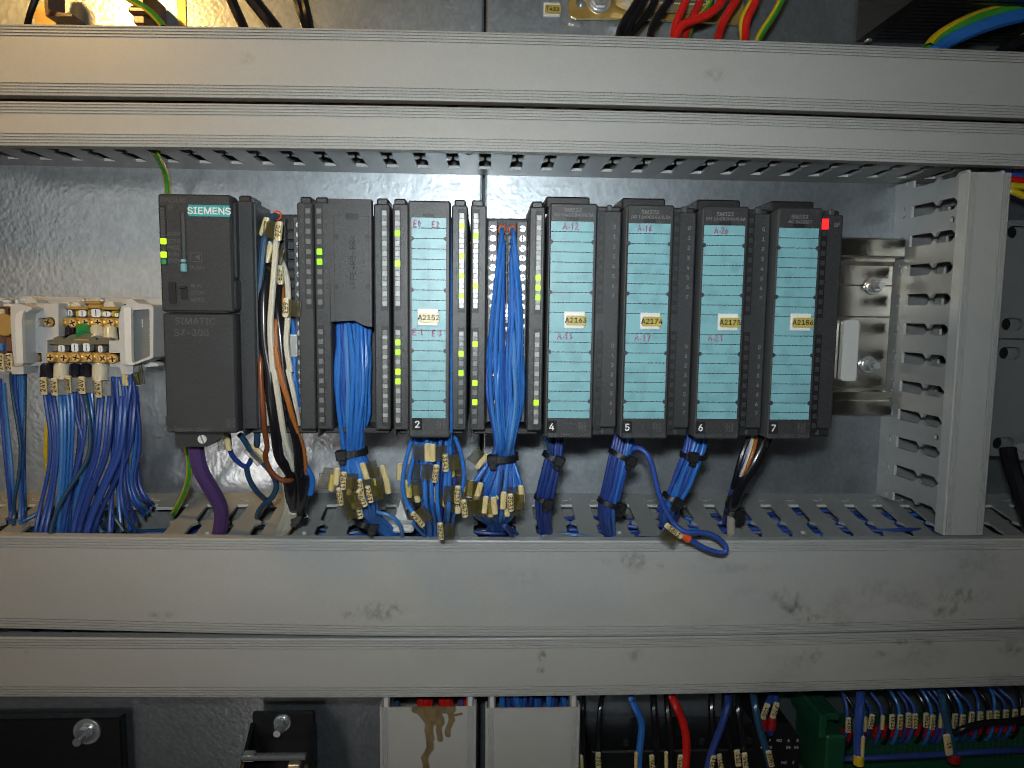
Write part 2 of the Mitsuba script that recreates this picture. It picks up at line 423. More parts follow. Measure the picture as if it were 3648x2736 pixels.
def lid(parent, knots, y, upright=False, **kw):
    """A clip-on lid along x (or along z when upright): knots (s, low, high) of its edges, y of its face. It bows gently as the knots say."""
    k = np.array(sorted(knots), float)
    s = np.linspace(k[0, 0], k[-1, 0], 25)
    lo, hi = CubicSpline(k[:, 0], k[:, 1])(s) if len(k) > 2 else np.interp(s, k[:, 0], k[:, 1]), CubicSpline(k[:, 0], k[:, 2])(s) if len(k) > 2 else np.interp(s, k[:, 0], k[:, 2])
    pr = lid_profile(0, **kw)
    m = len(pr)
    v = np.zeros((len(s), m, 3))
    for j, (e, off, o) in enumerate(pr):
        c = hi - off if e else lo + off
        v[:, j] = np.stack([c, np.full(len(s), y + o), s], 1) if upright else np.stack([s, np.full(len(s), y + o), c], 1)
    f = ring_faces(len(s), m)
    sec = v[0][:, [2, 1]] if not upright else v[0][:, [0, 1]]
    import mapbox_earcut
    cap = mapbox_earcut.triangulate_float64(sec, np.array([m], np.uint32)).reshape(-1, 3).astype(int)
    f = np.vstack([f, cap, cap[:, ::-1] + (len(s) - 1) * m])
    t = trimesh.Trimesh(v.reshape(-1, 3), f, process=False)
    if t.volume < 0:
        f = f[:, ::-1]
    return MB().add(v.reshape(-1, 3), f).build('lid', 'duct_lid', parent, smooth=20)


def across(edge_low, edge_high):
    """Knots of a lid from two measured edges, each a list of (x, y, z)."""
    lo, hi = np.array(edge_low), np.array(edge_high)
    xs = np.linspace(min(lo[:, 0].min(), hi[:, 0].min()) - 60, max(lo[:, 0].max(), hi[:, 0].max()) + 60, 7)
    q = 2 if len(lo) < 5 else 3
    pl, ph = np.polyfit(lo[:, 0], lo[:, 2], q), np.polyfit(hi[:, 0], hi[:, 2], 2)
    xc = np.clip(xs, lo[:, 0].min() - 15, lo[:, 0].max() + 15)
    return list(zip(xs, np.polyval(pl, xc), np.polyval(ph, xc)))


top_edge = [(-109.2,-70.0,226.7),(83.1,-70.0,230.0),(283.6,-70.0,230.4),(493.3,-70.0,228.1)]
top_low = [(-111.5,-70.0,187.2),(82.7,-70.0,190.0),(285.1,-70.0,190.7),(496.7,-70.0,188.9)]
d1 = thing('cable_duct', 'wide grey cable duct, the uppermost one running across the top of the photo', 'cable duct')
lid(d1, across(top_low, top_edge), -70)
MB().box(-190, 620, -3, -.5, 188, 229).build('floor', 'duct_base', d1)
duct_wall(d1, lambda s, d, t: (s, -d, 192.2 + t), -190, 620, 66, -117.6, 20.35, crescents=False)
duct_wall(d1, lambda s, d, t: (s, -d, 222.8 + t), -190, 620, 64, -117.6, 20.35, crescents=False)

d2 = thing('cable_duct', 'narrower grey cable duct right under the uppermost one, its slotted underside showing', 'cable duct')
lid(d2, across([(-113.1,-70.0,159.1),(82.3,-70.0,161.7),(286.1,-70.0,162.4),(499.2,-70.0,160.3)], [(-111.7,-70.0,184.2),(82.6,-70.0,187.0),(285.2,-70.0,187.9),(497.0,-70.0,186.1)]), -69.5)
MB().box(-190, 620, -3, -.5, 163, 184).build('floor', 'duct_base', d2)
duct_wall(d2, lambda s, d, t: (s, -d, 161.4 + d * 0.035 + t), -190, 620, 66, -117.6, 20.35, holes=(3, 13, 18, 23), crescents=False)
duct_wall(d2, lambda s, d, t: (s, -d, 180.4 + t), -190, 620, 64, -112.6, 20.35, crescents=False)

d3 = thing('cable_duct', 'wide grey cable duct under the modules with wires dropping into its slots', 'cable duct')
lid(d3, across([(-127.8,-73.0,-129.2),(-9.6,-73.0,-133.2),(102.9,-73.0,-136.6),(177.5,-73.0,-138.4),(308.7,-73.0,-137.4),(522.5,-73.0,-133.8)], [(-124.5,-73.0,-71.2),(-21.2,-73.0,-72.6),(225.9,-73.0,-75.2),(378.8,-73.0,-74.7),(517.3,-73.0,-74.2)]), -73.5)
MB().box(-200, 640, -3, -.5, -135, -66).build('floor', 'duct_base', d3)
duct_wall(d3, lambda s, d, t: (s, -d, -63.6 - d * 0.195 - t), -200, 640, 68, -119.5, 20.35, missing=(0, 1, 2, 3, 10, 11, 12, 14), holes=(-1, 5, 8, 18, 24))
duct_wall(d3, lambda s, d, t: (s, -d, -127.5 + t), -200, 640, 70, -119.5, 20.35, crescents=False)

d4 = thing('cable_duct', 'narrow grey cable duct, the lowest one across the photo, touching the wide duct above', 'cable duct')
lid(d4, across([(-131.8,-71.0,-174.8),(-11.8,-71.0,-177.4),(102.4,-71.0,-178.8),(180.8,-71.0,-178.5),(311.0,-71.0,-178.9),(527.7,-71.0,-175.1)], [(-129.5,-71.0,-135.9),(-22.1,-71.0,-138.2),(102.6,-71.0,-139.2),(177.6,-71.0,-139.5),(309.4,-71.0,-139.1),(524.3,-71.0,-136.4)]), -71)
MB().box(-200, 640, -3, -.5, -175, -141).build('floor', 'duct_base', d4)
duct_wall(d4, lambda s, d, t: (s, -d, -142.5 + t), -200, 640, 67, -119.5, 20.35, crescents=False)
duct_wall(d4, lambda s, d, t: (s, -d, -172.2 + t), -200, 640, 66, -112, 20.35, crescents=False)

d5 = thing('cable_duct', 'upright grey cable duct at the right, its slotted side facing the modules', 'cable duct')
lid(d5, [(-72.6, 464.4, 491.2), (40, 464, 491.2), (156.2, 463.6, 491.0)], -71.5, upright=True, flange=9.0, grooves=(1.3, 2.8, 4.3))
MB().box(462, 490, -3, -.5, -62, 160).build('floor', 'duct_base', d5)
duct_wall(d5, lambda s, d, t: (460.0 + d * 0.085 + t, -d, s), -64, 160.5, 67, 139.4 - 20.08 * 12, 20.08, holes=(4, 11))
duct_wall(d5, lambda s, d, t: (487.4 + t, -d, s), -64, 160.5, 67, 139.4 - 20.08 * 12, 20.08)

for lab, (x0, x1), ztop, yl in (('upright grey cable duct with brown drips running down its lid', (102.8, 164.6), -185.0, -72), ('clean upright grey cable duct full of blue wires, right of the stained one', (170.6, 231.6), -186.4, -72)):
    k = thing('cable_duct', lab, 'cable duct')
    tilt = 0.8 if x0 > 150 else 0.0
    lid(k, [(-330, x0, x1), (-260, x0, x1), (ztop, x0 - tilt * .5, x1)], yl, upright=True, grooves=(2.0, 3.3, 4.6), flange=9.0)
    MB().box(x0 + 1, x1 - 1, -3, -.5, -330, -180).build('floor', 'duct_base', k)
    duct_wall(k, lambda s, d, t, q=x0: (q + 1.6 + t, -d, s), -330, -180, 66, -183, 20.35)
    duct_wall(k, lambda s, d, t, q=x1: (q - 3.2 + t, -d, s), -330, -180, 66, -183, 20.35)
    for xp in (x0 + 1.6, x1 - 6.4):
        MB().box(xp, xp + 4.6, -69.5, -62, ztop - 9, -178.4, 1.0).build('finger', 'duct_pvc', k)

# ------------------------------------------------------------------ the mounting rail with its bolts and the white clip on it
rail = thing('mounting_rail', 'shiny steel profile rail carrying the modules, its bare end at the right', 'mounting rail')
pr = [(-2, -2), (-16, -2), (-16, 7.5), (-13, 7.5), (-13, 10), (-16, 10), (-16, 14), (-8, 14), (-8, 16), (-7, 18), (-7, 66.5), (-6.3, 67), (-7, 67.5), (-7, 88.7), (-6.3, 89.2), (-7, 89.7), (-7, 103), (-9, 106), (-9, 108), (-19, 108.0), (-20, 109), (-20, 120), (-18.5, 121.2), (-4, 121.2), (-2, 119)]
MB().yz(Polygon(pr), -25, 457.5).build('profile', 'rail_steel', rail)


def bolt(parent, x, y, z, r=4.2, m='bright_zinc', length=10):
    """A washer, a spring ring, a hexagon nut and the threaded end, pointing out from the plate."""
    MB().cyl((x, y, z), (x, y - 1.4, z), r * 1.55, 22, .4).build('washer', m, parent, smooth=35)
    MB().cyl((x, y - 1.4, z), (x, y - 3.0, z), r * 1.2, 18, .4).build('spring_ring', m, parent, smooth=35)
    MB().cyl((x, y - 3.0, z), (x, y - 7.4, z), r * 1.12, 6, .7).build('nut', m, parent)
    e = MB()
    for i in range(int(length / 0.9)):
        a = y - 7.4 - i * .9
        e.tube([(x, a, z), (x, a - .45, z), (x, a - .9, z)], [r * .62, r * .55, r * .62], 12)
    e.build('thread', m, parent, smooth=50)


for bz, lab in ((88.8, 'upper zinc bolt with nut on the bare end of the rail'), (33.0, 'lower zinc bolt with nut on the bare end of the rail')):
    b = thing('rail_bolt', lab, 'bolt')
    bolt(b, 443.5, -7.2, bz, 4.0, length=5)
k = thing('white_cover_strip', 'small white plastic strip standing on the rail beside the last module', 'plastic strip')
MB().xz(rpoly(421.5, 432.8, 21.5, 64.5, 2.0), -12.5, -8.2).build('strip', 'white_plastic', k)

# ------------------------------------------------------------------ controller and modules
FY, DY = -121.0, -127.0        # faces of the light strips and of the doors


def led_window(parent, x, z_top, n, y, lit, m_off='led_frost', w=2.5, pitch=5.26, color=(0.46, 1.0, 0.015), alt='led_smoke', power=1.45):
    """A slot with a column of little light pipes; lit ones shine."""
    win = MB().box(x - w / 2 - .7, x + w / 2 + .7, y - .25, y + 1, z_top - (n - .30) * pitch, z_top + pitch * .66).build('led_window', 'black', parent)
    for i in range(n):
        z = z_top - i * pitch
        on = i in lit
        h = pitch * (.30 if on else .26)
        g_ = .15 if on else 0
        key = MB().box(x - w / 2 - g_, x + w / 2 + g_, y - (.75 if on else .45), y - .2, z - h, z + h, .25).build('led', 'lit_green' if on else m_off, win)
        if on:
            c = np.array(color) * power * rng.uniform(.75, 1.15)
            scene[key]['emitter'] = {'type': 'area', 'radiance': rgb(c), 'sampling_weight': 0.02}
            labels[key] = {'label': 'lit green diode'}
        if i < n - 1:
            MB().box(x - w / 2, x + w / 2, y - .4, y - .2, z - pitch * .70, z - pitch * .30).build('light_pipe', alt, win)
    return win


def screw(parent, x, y, z, r=1.75, m='screw_steel', ang=None, name='screw'):
    a = rng.uniform(0, 180) if ang is None else ang
    d = rpoly(x - r, x + r, z - r, z + r, r * .98)
    c, s_ = math.cos(math.radians(a)), math.sin(math.radians(a))
    slot = Polygon([(x + u * c - w * s_, z + u * s_ + w * c) for u, w in ((-r * 1.1, -.3), (r * 1.1, -.3), (r * 1.1, .3), (-r * 1.1, .3))])
    return MB().xz(d.difference(slot), y - .8, y).build(name, m, parent)


def wide_base(parent, x, closed_left=True):
    """Body and the two outer strips of a 40 mm section that starts at x."""
    MB().box(x + .2, x + 39.9, -88, -9, 2, 121, 1.0).build('body', 'module_plastic', parent)
    MB().box(x + .2, x + 8.6, FY, -88, 2.6, 123.2, .7).build('left_strip', 'module_plastic', parent)
    MB().box(x + 31.3, x + 39.7, FY, -88, 2.6, 123.0, .7).build('right_strip', 'module_plastic', parent)
    for a, b in ((x + .6, x + 7), (x + 32.5, x + 38.6)):
        MB().box(a, b, FY + 2.5, -100, 121, 126.3, .8).build('top_latch', 'dark_plastic', parent)
    MB().box(x + .2, x + 1.4, FY + 1, -95, -1.5, 6, .4).build('bottom_lug', 'module_plastic', parent)
    MB().box(x + 2, x + 38, -112, -90, -1.0, 2.8, .6).build('bottom_edge', 'dark_plastic', parent)


def terminals(parent, x, left=True, y=-106.0):
    """The open screw terminal block of a 40 mm section."""
    MB().box(x + 8.6, x + 31.3, -97, -88, 3, 119).build('terminal_back', 'black', parent)
    cols = [(x + 9.4, x + 14.8, x + 12.3)] if left else []
    cols.append((x + 25.4, x + 31.2, x + 28.6))
    for a, b, sx in cols:
        MB().box(a, b, y, -97, 5, 117.2, .4).build('terminal_rail', 'slate_plastic', parent)
        for i in range(20):
            MB().cyl((sx, y - .05, 113.0 - 5.35 * i), (sx, y + .5, 113.0 - 5.35 * i), 2.15, 12).build('screw_hole', 'black', parent)
            screw(parent, sx + rng.uniform(-.15, .15), y + .1, 113.0 - 5.35 * i)
    for cx in (x + 17.3, x + 22.9):
        for i in range(20):
            MB().box(cx - 2.3, cx + 2.3, -100.5, -97, 110.9 - 5.35 * i, 115.3 - 5.35 * i, .3).build('wire_entry', 'dark_plastic', parent)
    MB().box(x + 19.9, x + 20.3, -104, -97, 8, 117).build('divider', 'slate_plastic', parent)
    for i in range(20):
        MB().box(x + 19.2, x + 21.0, -104.3, -103.9, 110.3 - 5.35 * i, 110.7 - 5.35 * i).build('divider_notch', 'slate_plastic', parent)


def card(parent, x0, x1, z0, z1, y, dotted=False):
    """The cyan write-on card under a door's clear front, ruled in fields."""
    st = MB().box(x0, x1, y - .25, y + .1, z0, z1).build('label_card', 'cyan_card', parent)
    u = (z1 - z0) / 19.75
    r = MB()
    for i in list(range(1, 10)) + list(range(11, 20)):
        z = z1 - u * i
        r.box(x0, x1, y - .31, y - .22, z - .17, z + .17)
    r.build('ruling', 'ink', st)
    if dotted:
        d, z = MB(), z1 - 1
        while z > z0 + 1:
            d.box((x0 + x1) / 2 - .15, (x0 + x1) / 2 + .15, y - .31, y - .22, z - .35, z)
            z -= 1.05
        d.build('dotted_line', 'dotted_grey', st)
    for zz in (z1 - 2 * u, z1 - 7 * u, z1 - 13 * u, z1 - 18 * u):
        for xx, s_ in ((x0, -1), (x1, 1)):
            MB().cyl((xx - .1 * s_, y - .7, zz), (xx - .1 * s_, y + .2, zz), 1.15, 12, .25).build('card_clip', 'module_plastic', parent)
    return st


def crossmark(parent, x, z, y, q):
    mb = MB().box(x - 2.9, x + 2.9, y - .14, y - .02, z - .12, z + .12).box(x - .12, x + .12, y - .14, y - .02, z - 2.9, z + 2.9)
    for (dx, dz), c in zip(((-1.5, 1.5), (1.5, 1.5), (-1.5, -1.5), (1.5, -1.5)), q):
        text(None, c, x + dx, z + dz, y, 2.0, into=mb)
    mb.build('terminal_mark', 'print_grey', parent)


def slot_tile(parent, x, z, y, n):
    t = MB().box(x - 2.6, x + 2.6, y - .3, y + .1, z - 3.3, z + 3.3, .15).build('slot_tile', 'ink', parent)
    text(t, n, x - .2, z, y - .3, 3.6, 'print_white', bold=True, name='slot_number')


def door_wide(parent, x, dotted=True):
    d = MB().box(x + 8.9, x + 30.9, DY, FY + .5, -.6, 124.2, .8).build('door', 'module_plastic', parent)
    MB().box(x + 16.5, x + 22.6, DY - .15, DY + .5, 114.6, 117.3).build('door_catch', 'black', d)
    return d


# the controller: closed lid part, then two 40 mm terminal sections
cpu = thing('controller', 'dark grey controller with a closed lid at the left end of the module row', 'controller')
X0 = 0.4
MB().box(X0 + .4, X0 + 37, -118, -9, 1, 124, 1.0).build('body', 'module_plastic', cpu)
up = MB().box(X0, X0 + 36.6, -128, -117, 65.2, 125, .9).build('front_panel', 'module_plastic', cpu)
lo = MB().box(X0 + .3, X0 + 36.9, -128, -117, 1.6, 64.4, .9).build('lower_door', 'module_plastic', cpu)
MB().box(X0 + 34.6, X0 + 38.6, -126, -117, 66, 82.5, 1.2).build('hinge', 'dark_plastic', cpu)
MB().box(X0 - .5, X0 + 1.8, -126.5, -117, 66, 80.3, 1.0).build('hinge', 'dark_plastic', cpu)
MB().box(X0 + 35.6, X0 + 38.2, -124, -117, 83, 122, .6).build('side_rib', 'dark_plastic', cpu)
x0_, x1_, z0_, z1_ = 15.6,36.5,113.8,119.6
bd = MB().box(x0_, x1_, -128.4, -127.9, z0_, z1_, .12).build('name_plate', 'petrol', up)
text(bd, 'SIEMENS', (x0_ + x1_) / 2, (z0_ + z1_) / 2, -128.4, 3.3, 'print_white', bold=True, squeeze=1.08)
x0_, x1_, z0_, z1_ = 1.5,3.8,89.7,119.4
led_window(up, (x0_ + x1_) / 2, z1_ - 2.2, 10, -128.0, {}, 'led_dark', pitch=(z1_ - z0_) / 10.2, w=2.2, alt='led_dark')
for p in ((2.8,-128.0,101.0), (2.7,-128.0,94.2)):
    kk = MB().box(p[0] - 1.5, p[0] + 1.5, -129.1, -128.2, p[2] - 1.5, p[2] + 1.5, .3).build('status_led', 'lit_green', up)
    scene[kk]['emitter'] = {'type': 'area', 'radiance': rgb((.75, 1.7, .03)), 'sampling_weight': 0.02}
    labels[kk] = {'label': 'lit green status diode'}
p = (2.6,-128.0,90.5)
MB().box(p[0] - 1.2, p[0] + 1.2, -128.7, -128.2, p[2] - 1.2, p[2] + 1.2, .2).build('status_led', 'ferrule_green', up)
for s_, p in (('SF', (6.8,-128.0,118.1)), ('MAINT', (7.7,-128.0,104.8)), ('DC5V', (7.4,-128.0,101.3)), ('FRCE', (7.4,-128.0,97.9)), ('RUN', (7.2,-128.0,94.5)), ('STOP', (7.4,-128.0,91.3)), ('PUSH', (18.9,-128.0,87.9)), ('RUN', (18.2,-128.0,78.7)), ('STOP', (18.8,-128.0,75.1)), ('MRES', (18.9,-128.0,71.4))):
    text(up, s_, p[0], p[2], -128, 1.9)
p = (8.1,-128.0,121.7)
text(up, 'CPU313C', p[0], p[2], -128, 2.0)
x0_, x1_, z0_, z1_ = 11.3,13.8,89.3,116.0
sl = MB().box(x0_, x1_, -128.2, -127.5, z0_, z1_).build('card_slot', 'black', up)
MB().box(x0_ + .9, x1_ + .1, -129.0, -127.9, z0_ + 2.6, z1_ - .4, .2).build('memory_card', 'slate_plastic', sl)
x0_, x1_, z0_, z1_ = 11.3,14.2,85.5,89.9
MB().box(x0_, x1_, -130.0, -128, z0_, z1_, .5).build('card_ejector', 'cyan_card', up)
x0_, x1_, z0_, z1_ = 11.4,13.9,90.4,92.1
MB().box(x0_, x1_, -129.4, -128, z0_, z1_, .4).build('card_ejector', 'cyan_card', up)
x0_, x1_, z0_, z1_ = 15.8,21.6,90.9,95.5
fr = MB()
for q in ((x0_, x1_, z1_ - .25, z1_), (x0_ + 1, x1_, z0_, z0_ + .25), (x0_, x0_ + .25, z0_ + 1, z1_), (x1_ - .25, x1_, z0_, z1_)):
    fr.box(q[0], q[1], -128.12, -127.9, q[2], q[3])
fr.xz(Polygon([(x1_ - 1, z1_ - .9), (x1_ - 1, z0_ + .9), (x1_ - 3.6, (z0_ + z1_) / 2)]), -128.12, -127.9)
fr.build('card_symbol', 'print_grey', up)
x0_, x1_, z0_, z1_ = 10.4,14.1,71.4,78.5
sw = MB().box(x0_, x1_, -128.15, -127, z0_, z1_).build('mode_switch', 'black', up)
MB().box(x0_ - .4, x1_ - .8, -129.2, -127.8, z1_ - 1.6, z1_ - .2, .4).build('switch_lever', 'dark_plastic', sw)
x0_, x1_, z0_, z1_ = 4.6,8.2,69.2,80.6
MB().xz(rpoly(x0_, x1_, z0_, z1_, 1.2), -129.0, -127.9).build('door_grip', 'black', up)
MB().box(X0 + 2, X0 + 34, -128.2, -127.9, 64.8, 65.6).build('joint', 'black', up)
for s_, p, h in (('SIMATIC', (17.1,-128.0,60.4), 3.4), ('S7-300', (15.1,-128.0,54.4), 3.4), ('313-5BG04-0AB0', (10.4,-128.0,3.3), 2.0)):
    text(lo, s_, p[0], p[2], -128, h, 'print_grey')
x0_, x1_, z0_, z1_ = 0.4,4.8,5.5,10.5
MB().box(x0_, x1_, -128.2, -127.9, z0_, z1_, .1).build('slot_tile', 'module_plastic', lo)
p = (34.0,-128.0,7.1)
crossmark(lo, p[0], p[2], -128, 'X234')
# plug and bus connector under the lid
x0_, x1_, z0_, z1_ = 0.7,18.8,-7.6,-0.8
pl = MB().xz(Polygon([(x0_, z1_ + 3), (x0_, z0_), (x1_ - 1, z0_), (x1_ + 8, z1_ - .5), (x1_ + 8, z1_ + 3)]), -118, -98).build('bus_plug', 'dark_plastic', cpu)
p = (15.3,-118.0,-3.4)
screw(pl, p[0], -118, p[2], 2.4)
S1, S2, M2, M3 = 37.3, 77.3, 118.3, 159.5
for sx in (S1, S2):
    wide_base(cpu, sx)
terminals(cpu, S1)
MB().box(S1 + 8.6, S1 + 9.3, -119, -88, 3, 121).build('recess_side', 'slate_plastic', cpu)
led_window(cpu, S1 + 37.0, 118.6, 10, FY, {}, 'led_smoke', alt='led_dark')
led_window(cpu, S2 + 2.8, 118.6, 10, FY, {4, 5}, 'led_smoke', alt='led_dark', color=(.30, 1, .01))
led_window(cpu, S2 + 2.8, 55.5, 10, FY, {}, 'led_smoke', alt='led_dark')
led_window(cpu, S2 + 36.8, 118.2, 10, FY, {}, 'led_frost')
led_window(cpu, S2 + 36.8, 55.5, 10, FY, {}, 'led_smoke', alt='led_frost')
for i in range(8):
    for xx in (S1 + 33.6, S2 + 6.0, S2 + 33.3):
        text(cpu, str(i), xx, 113.6 - 5.26 * i, FY, 1.7)
MB().box(S2 + 8.6, S2 + 31.3, -97, -88, 3, 119).build('terminal_back', 'black', cpu)
# the second section's door: its lower half has been broken off along a crooked line
yb = [(86.8,-127.0,60.9),(88.5,-127.0,61.0),(93.6,-127.0,61.4),(99.1,-127.0,61.7),(102.7,-127.0,59.8),(104.6,-127.0,59.0),(108.0,-127.0,58.4)]
dp = Polygon([(q[0], q[2]) for q in yb] + [(S2 + 30.9, 124.3), (S2 + 8.9, 124.3)])
bdoor = MB().xz(dp, DY, FY + .5).build('door', 'module_plastic', cpu, label='broken door with its lower half missing')
for x0_, x1_, z0_, z1_ in ((88.8,89.1,61.2,115.5), (106.7,107.0,59.6,115.9), (89.1,107.4,115.4,115.7), (95.2,101.6,113.8,117.0)):
    MB().box(x0_, x1_, DY - .12, DY + .2, z0_, z1_).build('moulding_line', 'black', bdoor)
for p in ((89.9,-127.0,105.0), (106.4,-127.0,105.3), (89.6,-127.0,79.2), (106.2,-127.0,79.4)):
    MB().cyl((p[0], DY - .15, p[2]), (p[0], DY + .2, p[2]), 1.3, 14).build('door_dimple', 'black', bdoor)
x0_, x1_, z0_, z1_ = 92.1,103.9,73.8,108.9
o = rpoly(x0_, x1_, z0_, z1_, .8)
MB().xz(o.difference(o.buffer(-.22)), DY - .12, DY + .1).build('moulding_frame', 'dark_plastic', bdoor)
p = (98.4,-127.0,91.5)
text(bdoor, '>PPE+PS-FR<', p[0], p[2], DY, 3.0, 'ink', rot=90)
p = (97.7,-127.0,63.8)
cc = Point(p[0], p[2]).buffer(6.0, 12)
MB().xz(cc.difference(cc.buffer(-.2)).intersection(dp), DY - .12, DY + .1).build('recycling_ring', 'dark_plastic', bdoor)
tri = Point(p[0], p[2] - 1).buffer(3.4, 1)
MB().xz(tri.difference(tri.buffer(-.5)).intersection(dp), DY - .12, DY + .1).build('recycling_mark', 'dark_plastic', bdoor)

# input module in slot 2
m2 = thing('io_module', 'input module numbered 2 with a cyan card marked E, lights on both sides', 'module')
wide_base(m2, M2)
dw = door_wide(m2, M2)
x0_, x1_, z0_, z1_ = 129.0, 146.9, 10.2, 115.4
ck = card(dw, x0_, x1_, z0_, z1_, DY, True)
handwriting(ck, 'E0', (130.1,-127.0,110.7)[0], (130.1,-127.0,110.7)[2], DY - .3, 3.0)
handwriting(ck, 'E2', (139.6,-127.0,110.5)[0], (139.6,-127.0,110.5)[2], DY - .3, 3.0)
handwriting(ck, 'E.1', (129.6,-127.0,54.5)[0], (129.6,-127.0,54.5)[2], DY - .3, 3.2)
handwriting(ck, 'E.3', (139.7,-127.0,54.0)[0], (139.7,-127.0,54.0)[2], DY - .3, 3.2)
slot_tile(dw, (131.8,-127.0,6.8)[0], (131.8,-127.0,6.8)[2], DY, '2')
crossmark(dw, (144.4,-127.0,6.9)[0], (144.4,-127.0,6.9)[2], DY, 'X567')
text(dw, '321-1BL00-0AA0', (137.8,-127.0,2.4)[0], (137.8,-127.0,2.4)[2], DY, 1.9)
led_window(m2, M2 + 2.7, 118.3, 10, FY, {2, 5})
led_window(m2, M2 + 36.6, 117.6, 10, FY, {1, 4, 6, 8})
led_window(m2, M2 + 2.7, 55.5, 10, FY, {1, 2, 4, 5})
led_window(m2, M2 + 36.6, 55.0, 10, FY, {2, 4}, 'led_smoke', alt='led_dark')

# module in slot 3: its door is off, the terminal screws show
m3 = thing('io_module', 'module without a door, two columns of screws and blue wires showing', 'module')
wide_base(m3, M3)
terminals(m3, M3)
led_window(m3, M3 + 2.9, 117.6, 10, FY, {2, 7})
led_window(m3, M3 + 36.4, 117.2, 10, FY, {6, 7, 8})
led_window(m3, M3 + 2.9, 55.0, 10, FY, {1, 5, 7}, 'led_smoke', alt='led_dark')
led_window(m3, M3 + 36.4, 55.0, 10, FY, {7}, 'led_frost', alt='led_smoke')
for i in range(8):
    text(m3, str(i), M3 + 33.6, 107.5 - 5.26 * i, FY, 1.7)
    text(m3, str(21 + i), M3 + 31.7 - 1.0, 113.0 - 5.35 * i, -106, 1.6)
    text(m3, str(1 + i), M3 + 9.9, 113.0 - 5.35 * i, -106, 1.6, 'print_white')
    text(m3, str(i), M3 + 33.6, 50.0 - 5.26 * i, FY, 1.7)
for z in (62.5, 57.5, 70.5, 49.5):
    MB().box(M3 + 19.4, M3 + 21.2, -103.5, -102, z - 1.4, z + 1.4, .2).build('contact', 'white_plastic' if z > 60 else 'screw_steel', m3)
screw(m3, M3 + 20.2, -105, 66.5, 2.2)

